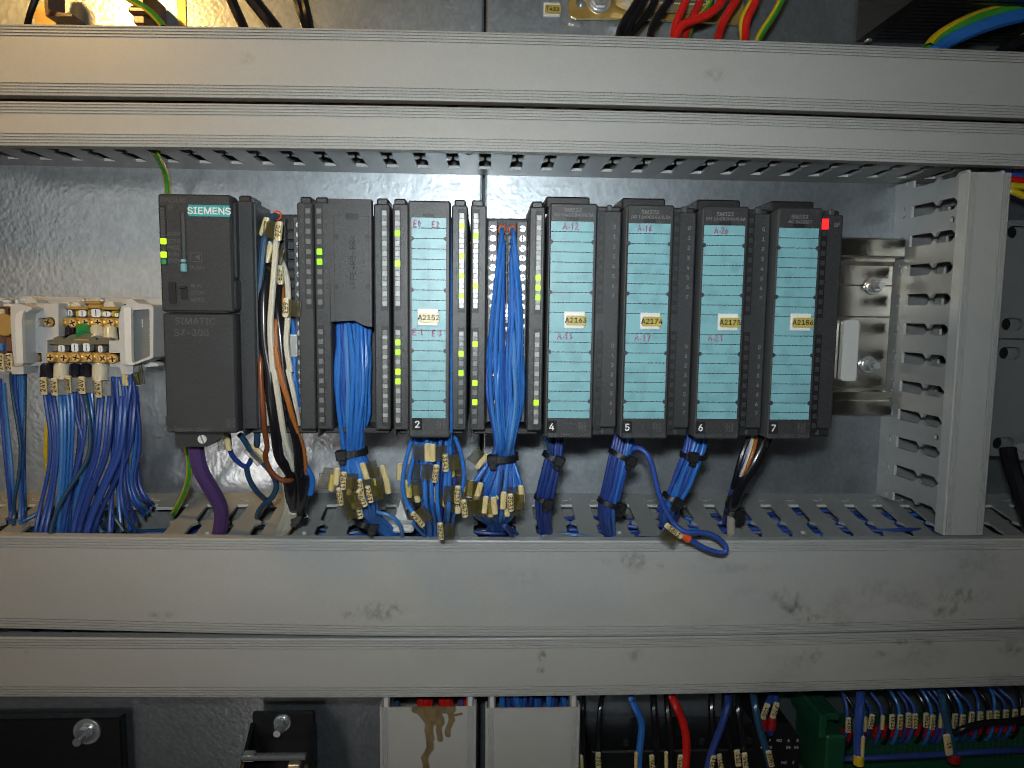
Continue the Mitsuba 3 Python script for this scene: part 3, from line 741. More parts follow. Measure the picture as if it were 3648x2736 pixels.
# the four narrow-card modules
CARDS = [('4', 200.9, (201.7, 224.2), (114.7, 10.8), 'output module right beside the open module, A.12 and A.13 on its card', ('SM322', 'DO 16xDC24V/0.5A'), '322-1BH01-0AA0', 'X678'),
         ('5', 241.6, (242.7, 264.9), (114.4, 10.8), 'second of the three output modules with handwriting, A.16 and A.17 on its card', ('SM322', 'DO 16xDC24V/0.5A'), '322-1BH01-0AA0', 'X678'),
         ('6', 282.4, (282.9, 304.8), (114.1, 10.8), 'output module marked A.20 and A.21, left neighbour of the last module', ('SM322', 'DO 16xDC24V/0.5A'), '322-1BH01-0AA0', 'X678'),
         ('7', 322.8, (323.2, 344.7), (113.4, 10.7), 'last module of the row, its cyan card blank and a red light on', ('SM332', 'AO 2x12BIT'), '332-5HB01-0AB0', 'X91011')]
for n, x, (ca, cb), (ct, cz), lab, (t1, t2), order, q in CARDS:
    mk = thing('io_module', lab, 'module')
    MB().box(x + .3, x + 40.0, -112, -9, 2, 121.5, 1.0).build('body', 'module_plastic', mk)
    rp = MB().box(x + 25.6, x + 39.6, -119.5, -111, 4.2, 122.0, .8).build('number_strip', 'module_plastic', mk)
    MB().box(x + 26.5, x + 39.4, -117, -100, -.5, 4.0, .6).build('bottom_edge', 'dark_plastic', mk)
    MB().box(x + 31.5, x + 33.3, -118, -111, .3, 3.2, .3).build('bottom_lug', 'slate_plastic', mk)
    MB().box(x - 1.5, x + 22.0, -121, -96, 122.5, 128.6, .8).build('top_tab', 'black', mk)
    MB().box(x + 22, x + 40, -114, -100, 120, 125.0, .8).build('top_edge', 'dark_plastic', mk)
    MB().box(x + 31.5, x + 34.5, -119.6, -114, 121.5, 125.0, .6).build('top_edge', 'slate_plastic', mk)
    d = MB().box(x + .2, cb + 1.9, -128, -111.5, -.4, 124.2, .8).build('door', 'module_plastic', mk)
    MB().box(x - .35, x + .5, -127.6, -118, .5, 123, .3).build('door_edge', 'slate_plastic', d)
    st = card(d, ca, cb, cz, ct, -128.0)
    mid = (ca + cb) / 2
    MB().box(mid - 3.2, mid + 3.2, -128.2, -127.5, ct + .3, ct + 2.2).build('door_catch', 'black', d)
    text(d, t1, mid, ct + 6.0, -128, 2.0, 'print_pale')
    text(d, t2, mid + .5, ct + 3.4, -128, 1.6, 'print_pale')
    slot_tile(d, ca + 2.2, 6.0, -128, n)
    crossmark(d, cb - 3.8, 6.1, -128, q[:4])
    text(d, order, mid + .3, 1.6, -128, 1.8)
    if n != '7':
        for z0 in (113.5, 49.6):
            for i in range(8):
                text(rp, str(i), x + 35.8 + (.6 if z0 < 60 else 0), z0 - 5.27 * i, -119.5, 2.1, 'print_pale')
        led_window(mk, x + 28.9, 118.0, 10, -119.5, {}, 'led_dark', alt='black', w=2.4)
        led_window(mk, x + 29.1, 54.4, 10, -119.5, {}, 'led_dark', alt='black', w=2.4)
    else:
        led_window(mk, x + 28.9, 117.0, 10, -119.5, {}, 'led_dark', alt='black', w=2.4)
        x0_, x1_, z0_, z1_ = 349.8,353.8,114.0,119.7
        kk = MB().box(x0_, x1_, -120.6, -119.3, z0_, z1_, .3).build('fault_led', 'ferrule_red', mk, label='lit red fault diode')
        scene[kk]['emitter'] = {'type': 'area', 'radiance': rgb((1.5, .03, .03)), 'sampling_weight': 0.02}
        led_window(mk, x + 29.1, 53.4, 10, -119.5, {}, 'led_dark', alt='black', w=2.4)
        text(rp, 'SF', x + 35.8, 116.6, -119.5, 2.2, 'print_pale')
    if n == '4':
        handwriting(st, 'A.12', (207.9,-128.0,110.5)[0], (207.9,-128.0,110.5)[2], -128.3, 3.5)
        handwriting(st, 'A.13', (206.0,-128.0,53.0)[0], (206.0,-128.0,53.0)[2], -128.3, 3.5)
    if n == '5':
        handwriting(st, 'A.16', (247.4,-128.0,110.3)[0], (247.4,-128.0,110.3)[2], -128.3, 3.2)
        handwriting(st, 'A.17', (247.4,-128.0,52.6)[0], (247.4,-128.0,52.6)[2], -128.3, 3.6)
    if n == '6':
        handwriting(st, 'A.2o', (288.3,-128.0,109.9)[0], (288.3,-128.0,109.9)[2], -128.3, 3.2)
        handwriting(st, 'A.21', (287.2,-128.0,53.0)[0], (287.2,-128.0,53.0)[2], -128.3, 3.4)
MB().box(362.6, 363.4, -110, -9, 4, 121).build('end_cover', 'module_plastic', mk)

# printed markers stuck on the cards
for s_, q, ya, lab in (('A2152', (132.2,143.1,59.4,68.4), -127.3, 'white clip with yellow tag A2152, the leftmost printed tag, beside the single blue wire'), ('A2163', (209.4,220.6,58.9,67.9), -128.3, 'white clip with yellow tag A2163, second printed tag from the left in the module row'),
                      ('A2174', (250.1,260.9,58.9,67.7), -128.3, 'white clip with yellow tag A2174, middle one of the five on the cards'), ('A2175', (292.0,303.1,58.8,67.7), -128.3, 'white clip with yellow tag A2175, fourth printed tag from the left in the module row'),
                      ('A2186', (331.4,342.8,59.1,68.3), -128.3, 'white clip with yellow tag A2186, printed tag on the blank card of the last module'), ('T432', (206.2,217.6,267.4,276.6), -.2, 'white clip with yellow tag T432 stuck on the plate at the top')):
    x0_, x1_, z0_, z1_ = q
    k = thing('card_tag', lab, 'marker tag')
    MB().box(x0_, x1_ - .3, ya - 1.2, ya, z0_, z1_, .3).build('clip', 'white_plastic', k)
    h = (z1_ - z0_)
    MB().xz(rpoly(x0_ + .9, x1_ + .5, z0_ + h * .19, z1_ - h * .24, .9), ya - 2.6, ya - 1.1).build('tag', 'mustard_tag', k)
    text(k, s_, (x0_ + x1_) / 2 + .3, (z0_ + z1_) / 2 - .1, ya - 2.6, 2.6, 'ink', bold=True)

# added dark hood round the flash, sized to cut its light at the sides
hm = MB()
c_, fw_ = np.array(FLASH) * 1000, np.array([0.018, 0.530, -0.029]); fw_ /= np.linalg.norm(fw_)
rt_ = np.cross(fw_, [0, 0, 1.0]); rt_ /= np.linalg.norm(rt_); u2_ = np.cross(rt_, fw_)
for a0, a1, b0, b1 in ((-21, -19, -15, 15), (19, 21, -15, 15), (-19, 19, -15, -13.4), (-19, 19, 13.4, 15)):
    q = MB().box(a0, a1, -3, 16 if a1 - a0 < 3 else 18, b0, b1)
    hm.add(c_ + q.v[0][:, :1] * rt_ + q.v[0][:, 1:2] * fw_ + q.v[0][:, 2:] * u2_, q.f[0])
hm.build('added_hood', 'black', 'camera_flash')

# ------------------------------------------------------------------ wires, markers, ties
def wire(pts, r, m, label, group=None, name='wire', cat='wire', step=3.5):
    k = thing(name, label, cat, group)
    key = k
    v = MB().tube(spline(pts, step), r, 8, uv=(m == 'earth_wire'))
    vv, ff = np.vstack(v.v) * .001, np.vstack(v.f)
    scene[key] = mikit.ply((vv, ff), m, smooth=True if m == 'earth_wire' else 40, uv=np.vstack(v.uv) if m == 'earth_wire' else None)
    return k


HUE = {'blue_wire': 'bright ', 'pale_blue_wire': 'pale ', 'navy_wire': 'dark ', 'royal_wire': 'deep ', 'teal_wire': 'dusty '}


def bundle(knots, n, r, mats, label, group, seed, name='wire', swirl=.35, fill=1.0):
    """n wires that run together. knots: (x, y, z, half width, half depth). Each wire is a thing."""
    g = np.random.default_rng(seed)
    K = np.array(knots, float)
    ang = np.arange(n) * 2.39996 + g.uniform(0, 6)
    rad = np.sqrt((np.arange(n) + .5) / n) * fill
    ox, oy = rad * np.cos(ang), rad * np.sin(ang)
    tan = np.gradient(K[:, :3], axis=0)
    tan /= np.linalg.norm(tan, axis=1, keepdims=True)
    lat = np.cross(tan, [0, -1.0, 0])
    lat /= np.linalg.norm(lat, axis=1, keepdims=True)
    dep = np.cross(lat, tan)
    dep *= np.where(dep[:, 1:2] > 0, -1, 1)
    lat *= np.where(lat[:, :1] < 0, -1, 1)
    out = []
    for i in range(n):
        jx, jy = np.cumsum(g.normal(0, swirl * .3, len(K))), np.cumsum(g.normal(0, swirl * .3, len(K)))
        a, b = ox[i] + jx, oy[i] + jy
        q = np.maximum(np.sqrt(a * a + b * b), 1.0)
        a, b = a / q, b / q
        pts = K[:, :3] + lat * ((K[:, 3] - r).clip(.3) * a)[:, None] + dep * ((K[:, 4] - r).clip(.3) * b)[:, None]
        m = mats[int(g.integers(len(mats)))]
        wire(pts, r, m, HUE.get(m, '') + label, group, name)
        out.append(pts)
    return out


def marker(p, ang, s, label, side=1, length=9.2, film=6.0, w=3.5, m='cream_tag', group=None, face=0.0, film_m='sleeve_film', read=1):
    """A tag in its film sleeve on a wire. p: middle of the tag; ang: lean of the tag in the picture plane, 0 = upright, clockwise; side: where the film lies."""
    k = thing('wire_marker', label, 'wire marker', group)
    a, b = math.radians(ang), math.radians(face)
    ux, uz = np.array([math.cos(a), 0, -math.sin(a)]), np.array([math.sin(a), 0, math.cos(a)])
    uy = np.array([0, 1.0, 0])
    rx, ry = ux * math.cos(b) + uy * math.sin(b), -ux * math.sin(b) + uy * math.cos(b)
    R = np.stack([rx, ry, uz], 1)
    P0 = np.array(p)

    def put(mb):
        mb.v = [v @ R.T + P0 for v in mb.v]
        return mb

    put(MB().prism(rpoly(-w / 2, w / 2, -1.3, 1.3, 1.15), length, lambda q, t, h: (q, t, h - length / 2))).build('tag', m, k, smooth=40)
    put(MB().prism(rpoly(-w / 2 + .5, w / 2 - .5, -.7, .7, .65), length + .9, lambda q, t, h: (q, t, h - length / 2 - .45))).build('tag_core', 'white_plastic', k)
    if film:
        x0, x1 = (w / 2 - .3, w / 2 + film) if side > 0 else (-w / 2 - film, -w / 2 + .3)
        sh = rpoly(x0, x1, -1.55, 1.55, 1.4)
        put(MB().prism(rpoly(x0, x1, -.9, .9, .8),  length - .6, lambda q, t, h: (q, t, h - length / 2 + .3))).build('sleeve', film_m, k, smooth=40)
    if s:
        hgt = min(2.9, w * .72)
        mb = MB()
        text(None, s, 0, 0, -1.32, hgt, into=mb, bold=True, squeeze=.95)
        v = mb.v[0]
        x, z = v[:, 0].copy(), v[:, 2].copy()
        v[:, 0], v[:, 2] = (z, -x) if read > 0 else (-z, x)
        put(mb).build('lettering', 'ink', k)
    return k


def tie(p, hw, hd, lean, label, head=(0, -1), wd=3.6):
    """A cable tie: a flat band round a bundle and its square head."""
    k = thing('cable_tie', label, 'cable tie')
    a = math.radians(lean)
    t = np.linspace(0, 2 * np.pi, 33)
    mb = MB()
    prof = np.array([(0, -wd / 2), (.9, -wd / 2), (.9, wd / 2), (0, wd / 2)])
    v = []
    for q in t[:-1]:
        for dr_, dz in prof:
            x, y, z = (hw + dr_) * math.cos(q), (hd + dr_) * math.sin(q), dz
            v.append((x * math.cos(a) + z * math.sin(a), y, -x * math.sin(a) + z * math.cos(a)))
    v = np.array(v) + np.array(p)
    n, m = 32, 4
    i, j = np.meshgrid(np.arange(n), np.arange(m), indexing='ij')
    A, B, C, D = i * m + j, i * m + (j + 1) % m, ((i + 1) % n) * m + (j + 1) % m, ((i + 1) % n) * m + j
    f = np.vstack([np.stack([A, B, C], -1).reshape(-1, 3), np.stack([A, C, D], -1).reshape(-1, 3)])
    mb.add(v, f).build('band', 'tie_black', k, smooth=40)
    hx, hy = head
    c = np.array([hx * hw, hy * hd, 0.0])
    hb = MB().box(-3.0, 3.0, -2.4, 1.6, -3.0, 3.0, .6).box(-1.6, 1.6, -2.7, -2.2, -.5, .7).box(-1.9, 1.9, -2.2, 1.0, -5.4, -2.8, .4)
    hb.v = [np.stack([q[:, 0] * math.cos(a) + q[:, 2] * math.sin(a), q[:, 1], -q[:, 0] * math.sin(a) + q[:, 2] * math.cos(a)], 1) + np.array(p) + [c[0] * math.cos(a), c[1], -c[0] * math.sin(a)] for q in hb.v]
    hb.build('head', 'tie_black', k)
    return k


def kn(pts, hw, hd):
    return [(*p, a, b) for p, a, b in zip(pts, hw, hd)]


# --- blue wires of the section with the broken door
G1 = 'blue wires hanging out of the broken door'
bundle(kn([(95.2,-106.0,68.1),(96.2,-112.0,56.6),(96.8,-115.0,39.9),(96.6,-115.0,23.0),(95.9,-112.0,8.0),(94.6,-108.0,-2.6),(93.6,-104.0,-11.8),(94.4,-102.0,-19.1),(94.8,-100.0,-29.7),(96.2,-94.0,-42.4),(98.9,-82.0,-55.1),(102.8,-70.0,-65.5),(108.4,-58.0,-76.3),(107.2,-45.0,-91.9)],
          [11.0, 11.3, 11.4, 10.8, 9.7, 8.0, 7.2, 8.5, 11.5, 11.0, 6.0, 5.0, 6.0, 7], [4, 7, 8, 8, 8, 7, 6.0, 7, 9, 9, 6, 5, 5, 6]), 34, 1.25, ['blue_wire', 'blue_wire', 'royal_wire', 'pale_blue_wire'], 'blue wire in the bundle out of the broken door', G1, 11, swirl=.42)
tie((93.4,-104.0,-13.0), 7.6, 7.0, -8, 'black cable tie round the blue wires of the broken door', (-.72, -.75))
tie((96.5,-76.0,-62.7), 6.5, 6.0, 20, 'black cable tie at the foot of the bundle from the broken door', (.75, -.8))
wire([(102.2,-84.0,-52.7),(106.3,-88.0,-52.9),(113.6,-88.0,-55.6),(117.4,-84.0,-61.2),(117.8,-76.0,-68.3),(117.2,-66.0,-75.2),(115.4,-50.0,-87.7)], 1.25, 'pale_blue_wire', 'blue wire arching over the white plug in the duct slot')
for p, a, s_, sd, lab in (((87.4,-112.0,-36.6), -6, '2533', 1, 'wire marker 2533 in the bundle under the broken door'), ((89.8,-114.0,-27.2), 4, '2411', 1, 'wire marker 2411 above marker 2533'), ((100.2,-116.0,-36.6), -22, '2A21', -1, 'wire marker 2A21 leaning, in front of the bundle under the broken door'),
                         ((103.7,-112.0,-35.2), -10, '2761', 1, 'wire marker 2761 right of marker 2A21'), ((98.9,-112.0,-31.8), -8, '2231', 1, 'wire marker half hidden behind markers 2A21 and 2761'), ((96.5,-104.0,-46.6), -12, '2711', -1, 'wire marker 2711, the lowest under the broken door'),
                         ((111.1,-104.0,-25.3), -14, '', -1, 'wire marker turned sideways at the right of the broken door bundle'), ((112.7,-104.0,-32.1), -8, '', -1, 'wire marker under the sideways one at the right of the broken door bundle'),
                         ((84.6,-106.0,-26.6), 6, '', -1, 'wire marker turned sideways left of marker 2411'), ((100.7,-108.0,-23.2), -16, '', 1, 'wire marker with dark film at the upper right of the broken door bundle')):
    marker(p, a, s_, lab, sd)

# --- wires under module 2
G2 = 'blue wires fanning out under module 2'
for i, (pts, m) in enumerate((([(127.4,-100.0,-3.3),(124.9,-104.0,-11.8),(122.1,-104.0,-24.5),(121.7,-104.0,-35.1),(124.8,-104.0,-44.9),(128.9,-104.0,-50.0),(131.0,-60.0,-75.3),(130.4,-40.0,-91.2)], 'blue_wire'), ([(129.0,-100.0,-3.3),(127.9,-106.0,-15.6),(125.4,-106.0,-27.4),(125.0,-106.0,-33.3),(124.2,-98.0,-40.9),(126.7,-84.0,-57.2),(130.6,-55.0,-78.8)], 'blue_wire'),
                 ([(135.4,-104.0,-2.5),(135.8,-112.0,-6.1),(135.0,-112.0,-20.5),(134.8,-112.0,-30.9),(135.4,-112.0,-41.4),(136.7,-90.0,-56.3),(137.0,-60.0,-77.2)], 'blue_wire'), ([(137.6,-104.0,-2.5),(137.7,-110.0,-14.7),(138.1,-110.0,-27.3),(138.5,-110.0,-39.8),(138.9,-90.0,-56.3),(138.4,-60.0,-77.2)], 'blue_wire'),
                 ([(144.2,-104.0,-2.5),(142.5,-110.0,-10.6),(141.8,-110.0,-23.1),(141.4,-110.0,-35.6),(142.2,-110.0,-46.2),(142.9,-84.0,-62.6),(142.1,-60.0,-78.1)], 'blue_wire'), ([(146.3,-104.0,-2.5),(146.6,-110.0,-12.6),(146.3,-110.0,-25.1),(145.9,-110.0,-35.6),(146.0,-94.0,-48.5),(145.8,-80.0,-63.9),(143.9,-58.0,-78.8)], 'blue_wire'),
                 ([(148.4,-104.0,-2.5),(148.8,-112.0,-12.2),(148.4,-112.0,-24.7),(148.4,-112.0,-35.1),(148.1,-112.0,-43.5),(146.4,-84.0,-60.4),(144.4,-58.0,-78.8)], 'blue_wire'), ([(150.3,-100.0,-4.0),(154.2,-104.0,-12.5),(156.1,-104.0,-22.3),(155.8,-104.0,-32.9),(152.7,-104.0,-42.7),(149.6,-88.0,-56.9),(148.3,-64.0,-74.0),(147.1,-45.0,-89.5)], 'blue_wire'),
                 ([(130.4,-96.0,-3.9),(129.3,-98.0,-17.2),(127.2,-98.0,-28.0),(129.7,-98.0,-34.4),(131.6,-90.0,-45.2),(134.0,-76.0,-62.8),(134.1,-52.0,-79.8)], 'blue_wire'), ([(139.6,-96.0,-3.9),(139.2,-96.0,-15.5),(138.0,-96.0,-26.3),(138.8,-96.0,-39.3),(138.7,-80.0,-57.0),(136.2,-54.0,-79.1)], 'blue_wire'),
                 ([(141.9,-92.0,-4.6),(143.3,-94.0,-18.0),(143.4,-94.0,-31.0),(143.0,-94.0,-44.2),(141.0,-74.0,-63.4),(138.7,-50.0,-80.4)], 'navy_wire'), ([(131.7,-92.0,-4.6),(130.9,-92.0,-18.5),(130.9,-92.0,-35.9),(132.5,-80.0,-52.5),(134.5,-70.0,-64.6),(134.0,-50.0,-82.9)], 'navy_wire'), ([(148.7,-92.0,-4.5),(150.2,-96.0,-17.6),(150.7,-96.0,-30.6),(149.9,-96.0,-43.6),(147.3,-74.0,-63.4),(145.5,-52.0,-79.8)], 'navy_wire'),
                 ([(126.2,-88.0,-59.1),(128.1,-80.0,-65.2),(130.8,-70.0,-72.1),(132.7,-58.0,-80.2)], 'blue_wire'))):
    wire(pts, 1.22, m, 'blue wire fanning out under module 2', G2)
wire([(147.9,-108.0,114.0),(148.4,-116.0,108.1),(148.8,-122.0,71.5),(149.0,-122.5,48.0),(149.3,-122.5,24.2),(149.4,-121.0,1.9),(149.2,-118.0,0.8),(148.7,-112.0,-6.0),(147.7,-106.0,-14.7)], 1.25, 'blue_wire', 'single blue wire running down beside the door of module 2')
for p, a, s_, sd, lab in (((136.5,-116.0,-10.6), 0, '', -1, 'clear wire marker standing upright, left of two, just under module 2'), ((139.3,-116.0,-10.8), 0, '', 1, 'golden wire marker standing upright, right of two, just under module 2'), ((146.4,-116.0,-16.3), -3, '3141', 1, 'wire marker 3141 under the right side of module 2'),
                         ((141.0,-117.0,-22.3), 8, '1352', -1, 'wire marker 1352 in the middle under module 2'), ((153.1,-114.0,-35.0), 4, '3233', -1, 'wire marker 3233 at the right under module 2'), ((153.0,-106.0,-43.0), 0, 'E', -1, 'wire marker half hidden under marker 3233'),
                         ((157.0,-114.0,-42.9), -6, '3471', 1, 'wire marker 3471, lower right of marker 3233'), ((130.7,-112.0,-49.8), -38, '2933', 1, 'wire marker 2933 lying slanted at the lower left under module 2'), ((143.1,-104.0,-59.1), -4, '2823', 1, 'wire marker 2823, the lowest under module 2, just above the duct lid'),
                         ((118.8,-96.0,-25.9), 3, '', 1, 'wire marker seen edge on, far left under module 2'), ((129.0,-100.0,-38.2), -8, '', -1, 'wire marker with olive film, left of the middle wires under module 2'), ((139.5,-100.0,-38.2), 2, '', -1, 'wire marker behind the middle wires under module 2'),
                         ((145.8,-100.0,-40.8), 2, '', -1, 'wire marker with dark film behind the wires right of the middle under module 2'), ((156.0,-102.0,-38.1), -2, '', -1, 'wire marker peeking out behind markers 3233 and 3471')):
    marker(p, a, s_, lab, sd)

# --- blue wires of module 3: each one leaves its terminal
G3 = 'blue wires from the open terminals of module 3'
g3 = np.random.default_rng(5)
for sidei, (cu, n) in enumerate(((452, 17), (572, 17))):
    for i in range(n):
        zt = 113.0 - 5.35 * i
        q = (g3.permutation(7)[i % 7] - 3) / 3.0
        f_ = i / (n - 1)
        x0 = M3 + (17.3 if sidei == 0 else 22.9)
        dpt = -111 - 9.5 * (1 - abs(q)) - g3.uniform(0, 2)
        xs = np.array([-1.2 + (-4.5 + 3.8 * q) * 1.0, -6.0 + 4.2 * q * 1.05, -4.6 + 4.2 * q, -2.6 + 2.6 * q]) if sidei == 0 else np.array([1.2 + (4.2 + 3.6 * q), 4.8 + 4.3 * q, 4.8 + 3.8 * q, 2.0 + 2.6 * q])
        cx = M3 + 20.1
        pts = [(x0, -96, zt), (x0, -103, zt - .3), (x0 + (q * .6), -109 - 2 * (1 - f_), zt - 3.5)]
        for z, xx in ((62.0, xs[0]), (36.0, xs[1]), (14.0, xs[2]), (-6.0, xs[3])):
            if z < zt - 12:
                k_ = min(1.0, (zt - z) / 34.0)
                pts.append((x0 + (cx + xx - x0) * k_, dpt + (3 if z < 0 else 0), z + g3.uniform(-2, 2)))
        pts.append((cx - 1.5 + (q * 3.2 + (-3.2 if sidei == 0 else 3.2)), -104 - 3 * (1 - abs(q)), -17))
        fan = g3.uniform(-1, 1) * .3 + (q * .5 + (-.55 if sidei == 0 else .5))
        pts += [(cx - 3.5 + 13 * fan, -102 - 5 * g3.uniform(), -31), (cx - 5.0 + 15 * fan, -99 - 5 * g3.uniform(), -43), (cx - 4.5 + 10 * fan, -86, -56), (cx - 2.5 + 6 * fan, -66, -66), (cx - 1 + 7 * fan, -48, -76)]
        mm = ['blue_wire', 'blue_wire', 'pale_blue_wire', 'blue_wire', 'royal_wire'][int(g3.integers(5))]
        wire(pts, 1.22, mm, HUE[mm] + 'blue wire from an open terminal of the door-less module', G3)
for i in range(2):
    x0 = M3 + (17.3 if i == 0 else 22.9)
    k = thing('ferrule', 'red ring at the topmost open terminal of module 3, ' + ('left' if i == 0 else 'right') + ' of two', 'ferrule')
    MB().tube([(x0 + 2.0 * math.cos(t), -100.6 - .0 * t, 113.4 + 2.0 * math.sin(t)) for t in np.linspace(0, 2 * np.pi, 20)], .45, 6).build('ring', 'ferrule_orange', k)
tie((178.7,-108.0,-15.0), 7.9, 6.5, -5, 'black cable tie round the blue wires of module 3', (-.78, -.7))
for p, a, s_, sd, lab in (((183.0,-112.0,-40.1), -2, '3531', 1, 'wire marker 3531 under the blue wires of module 3'), ((166.8,-104.0,-18.0), 38, '', -1, 'wire marker leaning far left beside the tie under module 3'), ((164.9,-110.0,-33.9), 16, '', -1, 'narrow wire marker left under the tie of module 3'),
                         ((168.6,-112.0,-41.4), 6, '', -1, 'wire marker with olive film, second from the left under the tie of module 3'), ((173.8,-112.0,-41.8), -6, '', -1, 'wire marker in the middle under the tie of module 3'), ((179.0,-110.0,-39.4), 4, '', 1, 'wire marker just left of marker 3531'),
                         ((189.4,-108.0,-36.1), -6, '', -1, 'wire marker at the far right under the tie of module 3'), ((163.0,-106.0,-40.5), 4, '', -1, 'wire marker deep at the left under the tie of module 3'), ((175.5,-104.0,-35.4), 8, '', 1, 'wire marker high in the middle behind the wires under module 3'), ((181.6,-106.0,-44.7), 4, '', 1, 'wire marker peeking out below marker 3531')):
    marker(p, a, s_, lab, sd)
wire([(180.5,-84.0,-62.2),(183.0,-76.0,-67.4),(186.8,-66.0,-74.8),(189.3,-55.0,-83.8)], 1.25, 'navy_wire', 'short blue wire dipping into the slot right under module 3')
wire([(181.5,-80.0,-63.4),(185.0,-72.0,-67.8),(189.8,-60.0,-75.3),(191.4,-50.0,-84.5)], 1.25, 'navy_wire', 'short dark blue wire dipping into the slot right under module 3')

bundle(kn([(137.1,-96.0,-3.5),(137.7,-98.0,-8.7),(137.8,-100.0,-21.1),(138.1,-98.0,-34.4),(138.6,-92.0,-46.9),(138.0,-76.0,-62.8),(136.7,-56.0,-78.5)], [9, 9.5, 10, 10, 8.5, 7, 6], [4, 5, 7, 7, 6, 5, 5]), 12, 1.22, ['blue_wire', 'navy_wire', 'blue_wire'], 'blue wire deep in the fan under module 2', 'wires deep in the fan under module 2', 31, swirl=.5)
for p, a, lab, sd, m_ in (((92.4,-110.0,-31.5), 3, 'mustard wire marker behind marker 2533', 1, 'mustard_tag'), ((94.4,-108.0,-39.6), -4, 'mustard wire marker low in the bundle under the broken door', -1, 'mustard_tag'), ((105.3,-104.0,-33.0), -6, 'mustard wire marker right of marker 2761', -1, 'mustard_tag'), ((81.9,-106.0,-30.0), 8, 'edge-on mustard wire marker, leftmost under the broken door', -1, 'mustard_tag'),
                          ((134.4,-104.0,-24.4), 4, 'mustard wire marker left of marker 1352', -1, 'mustard_tag'), ((125.0,-106.0,-33.7), -6, 'mustard wire marker at the left edge of the fan under module 2', 1, 'mustard_tag'), ((149.6,-102.0,-22.7), 0, 'dark mustard wire marker below the right end of the card module with E marks', 1, 'mustard_tag'), ((160.2,-108.0,-33.2), 4, 'mustard wire marker between the fans under the second and third card modules', 1, 'mustard_tag'),
                          ((159.9,-108.0,-33.2), 6, 'mustard wire marker, leftmost under the open module', 1, 'mustard_tag'), ((171.6,-110.0,-44.0), -2, 'mustard wire marker low in the middle under the open module', -1, 'mustard_tag'), ((187.9,-106.0,-40.5), -3, 'mustard wire marker low at the right under the open module', -1, 'mustard_tag')):
    marker(p, a, '', lab, sd, m=m_)

# --- the tied bundles under modules 4, 5 and 6
wire([(202.1,-104.0,-2.6),(203.6,-102.0,-5.9),(206.0,-98.0,-12.7),(206.6,-95.0,-17.6)], 1.1, 'teal_wire', 'thin teal wire joining the bundle under module 4')
bundle(kn([(211.0,-90.0,-5.5),(210.4,-92.0,-9.5),(208.9,-92.0,-20.8),(206.9,-90.0,-31.9),(205.2,-86.0,-41.8),(205.0,-78.0,-53.0),(206.8,-68.0,-64.3),(209.3,-58.0,-73.1),(210.9,-46.0,-86.8)], [4.6, 5, 6, 6, 5.8, 5.6, 5.2, 4.6, 4], [4, 4.5, 5, 5, 5, 5, 4.6, 4.4, 4]), 12, 1.25, ['navy_wire', 'navy_wire', 'royal_wire'], 'blue wire in the slim tied bundle next to the one from the open module', 'dark blue wires tied in the slim bundle', 21)
tie((209.1,-92.0,-18.2), 6.2, 5.5, 24, 'upper black cable tie on the slim dark blue bundle', (.5, -.9), 3.0)
tie((204.9,-83.0,-46.2), 6.0, 5.5, 24, 'lower black cable tie on the slim dark blue bundle', (.3, -.95), 3.0)
bundle(kn([(250.6,-92.0,-2.9),(250.4,-94.0,-8.1),(247.9,-94.0,-19.8),(245.8,-90.0,-36.0),(244.1,-84.0,-49.1),(245.3,-74.0,-60.8),(249.0,-62.0,-72.3),(252.7,-50.0,-83.1)], [6.6, 7, 7, 7, 6.8, 6.2, 5.2, 4], [4.5, 5, 5.5, 5.5, 5.5, 5, 4.5, 4]), 15, 1.25, ['navy_wire', 'blue_wire', 'royal_wire'], 'blue wire in the straight tied bundle that the spare loop leaves', 'blue wires tied in the straight bundle with the spare loop', 22)
tie((249.2,-94.0,-16.5), 7.4, 6.0, 26, 'upper black cable tie on the straight bundle with the spare loop', (.75, -.75), 3.0)
tie((244.6,-86.0,-47.4), 7.2, 6.0, 20, 'lower black cable tie on the straight bundle with the spare loop', (.95, -.35), 3.0)
bundle(kn([(294.2,-92.0,-2.7),(293.6,-94.0,-8.5),(290.3,-95.0,-19.5),(286.9,-92.0,-32.0),(283.6,-88.0,-43.9),(281.8,-80.0,-53.7),(285.0,-68.0,-64.4),(290.1,-56.0,-75.5)], [6.6, 7, 6.8, 6.8, 6.2, 5.6, 5, 4], [4.5, 5, 5.5, 5.5, 5.5, 5, 4.5, 4]), 15, 1.25, ['blue_wire', 'blue_wire', 'royal_wire'], 'blue wire in the curved tied bundle behind the spare loop', 'blue wires tied in the curved bundle', 23)
tie((291.9,-95.0,-16.1), 7.2, 6.0, 6, 'upper black cable tie on the curved bundle behind the spare loop', (-.25, -.97), 3.0)
tie((282.8,-88.0,-44.5), 6.6, 6.0, 30, 'lower black cable tie on the curved bundle behind the spare loop', (.2, -.97), 3.0)
wire([(275.4,-80.0,-53.7),(277.6,-82.0,-49.6),(281.1,-84.0,-46.8),(284.5,-84.0,-47.3),(288.1,-80.0,-51.4),(289.4,-74.0,-57.8),(291.0,-66.0,-65.0)], 1.3, 'navy_wire', 'dark blue wire bent round the foot of the bundle under module 6')
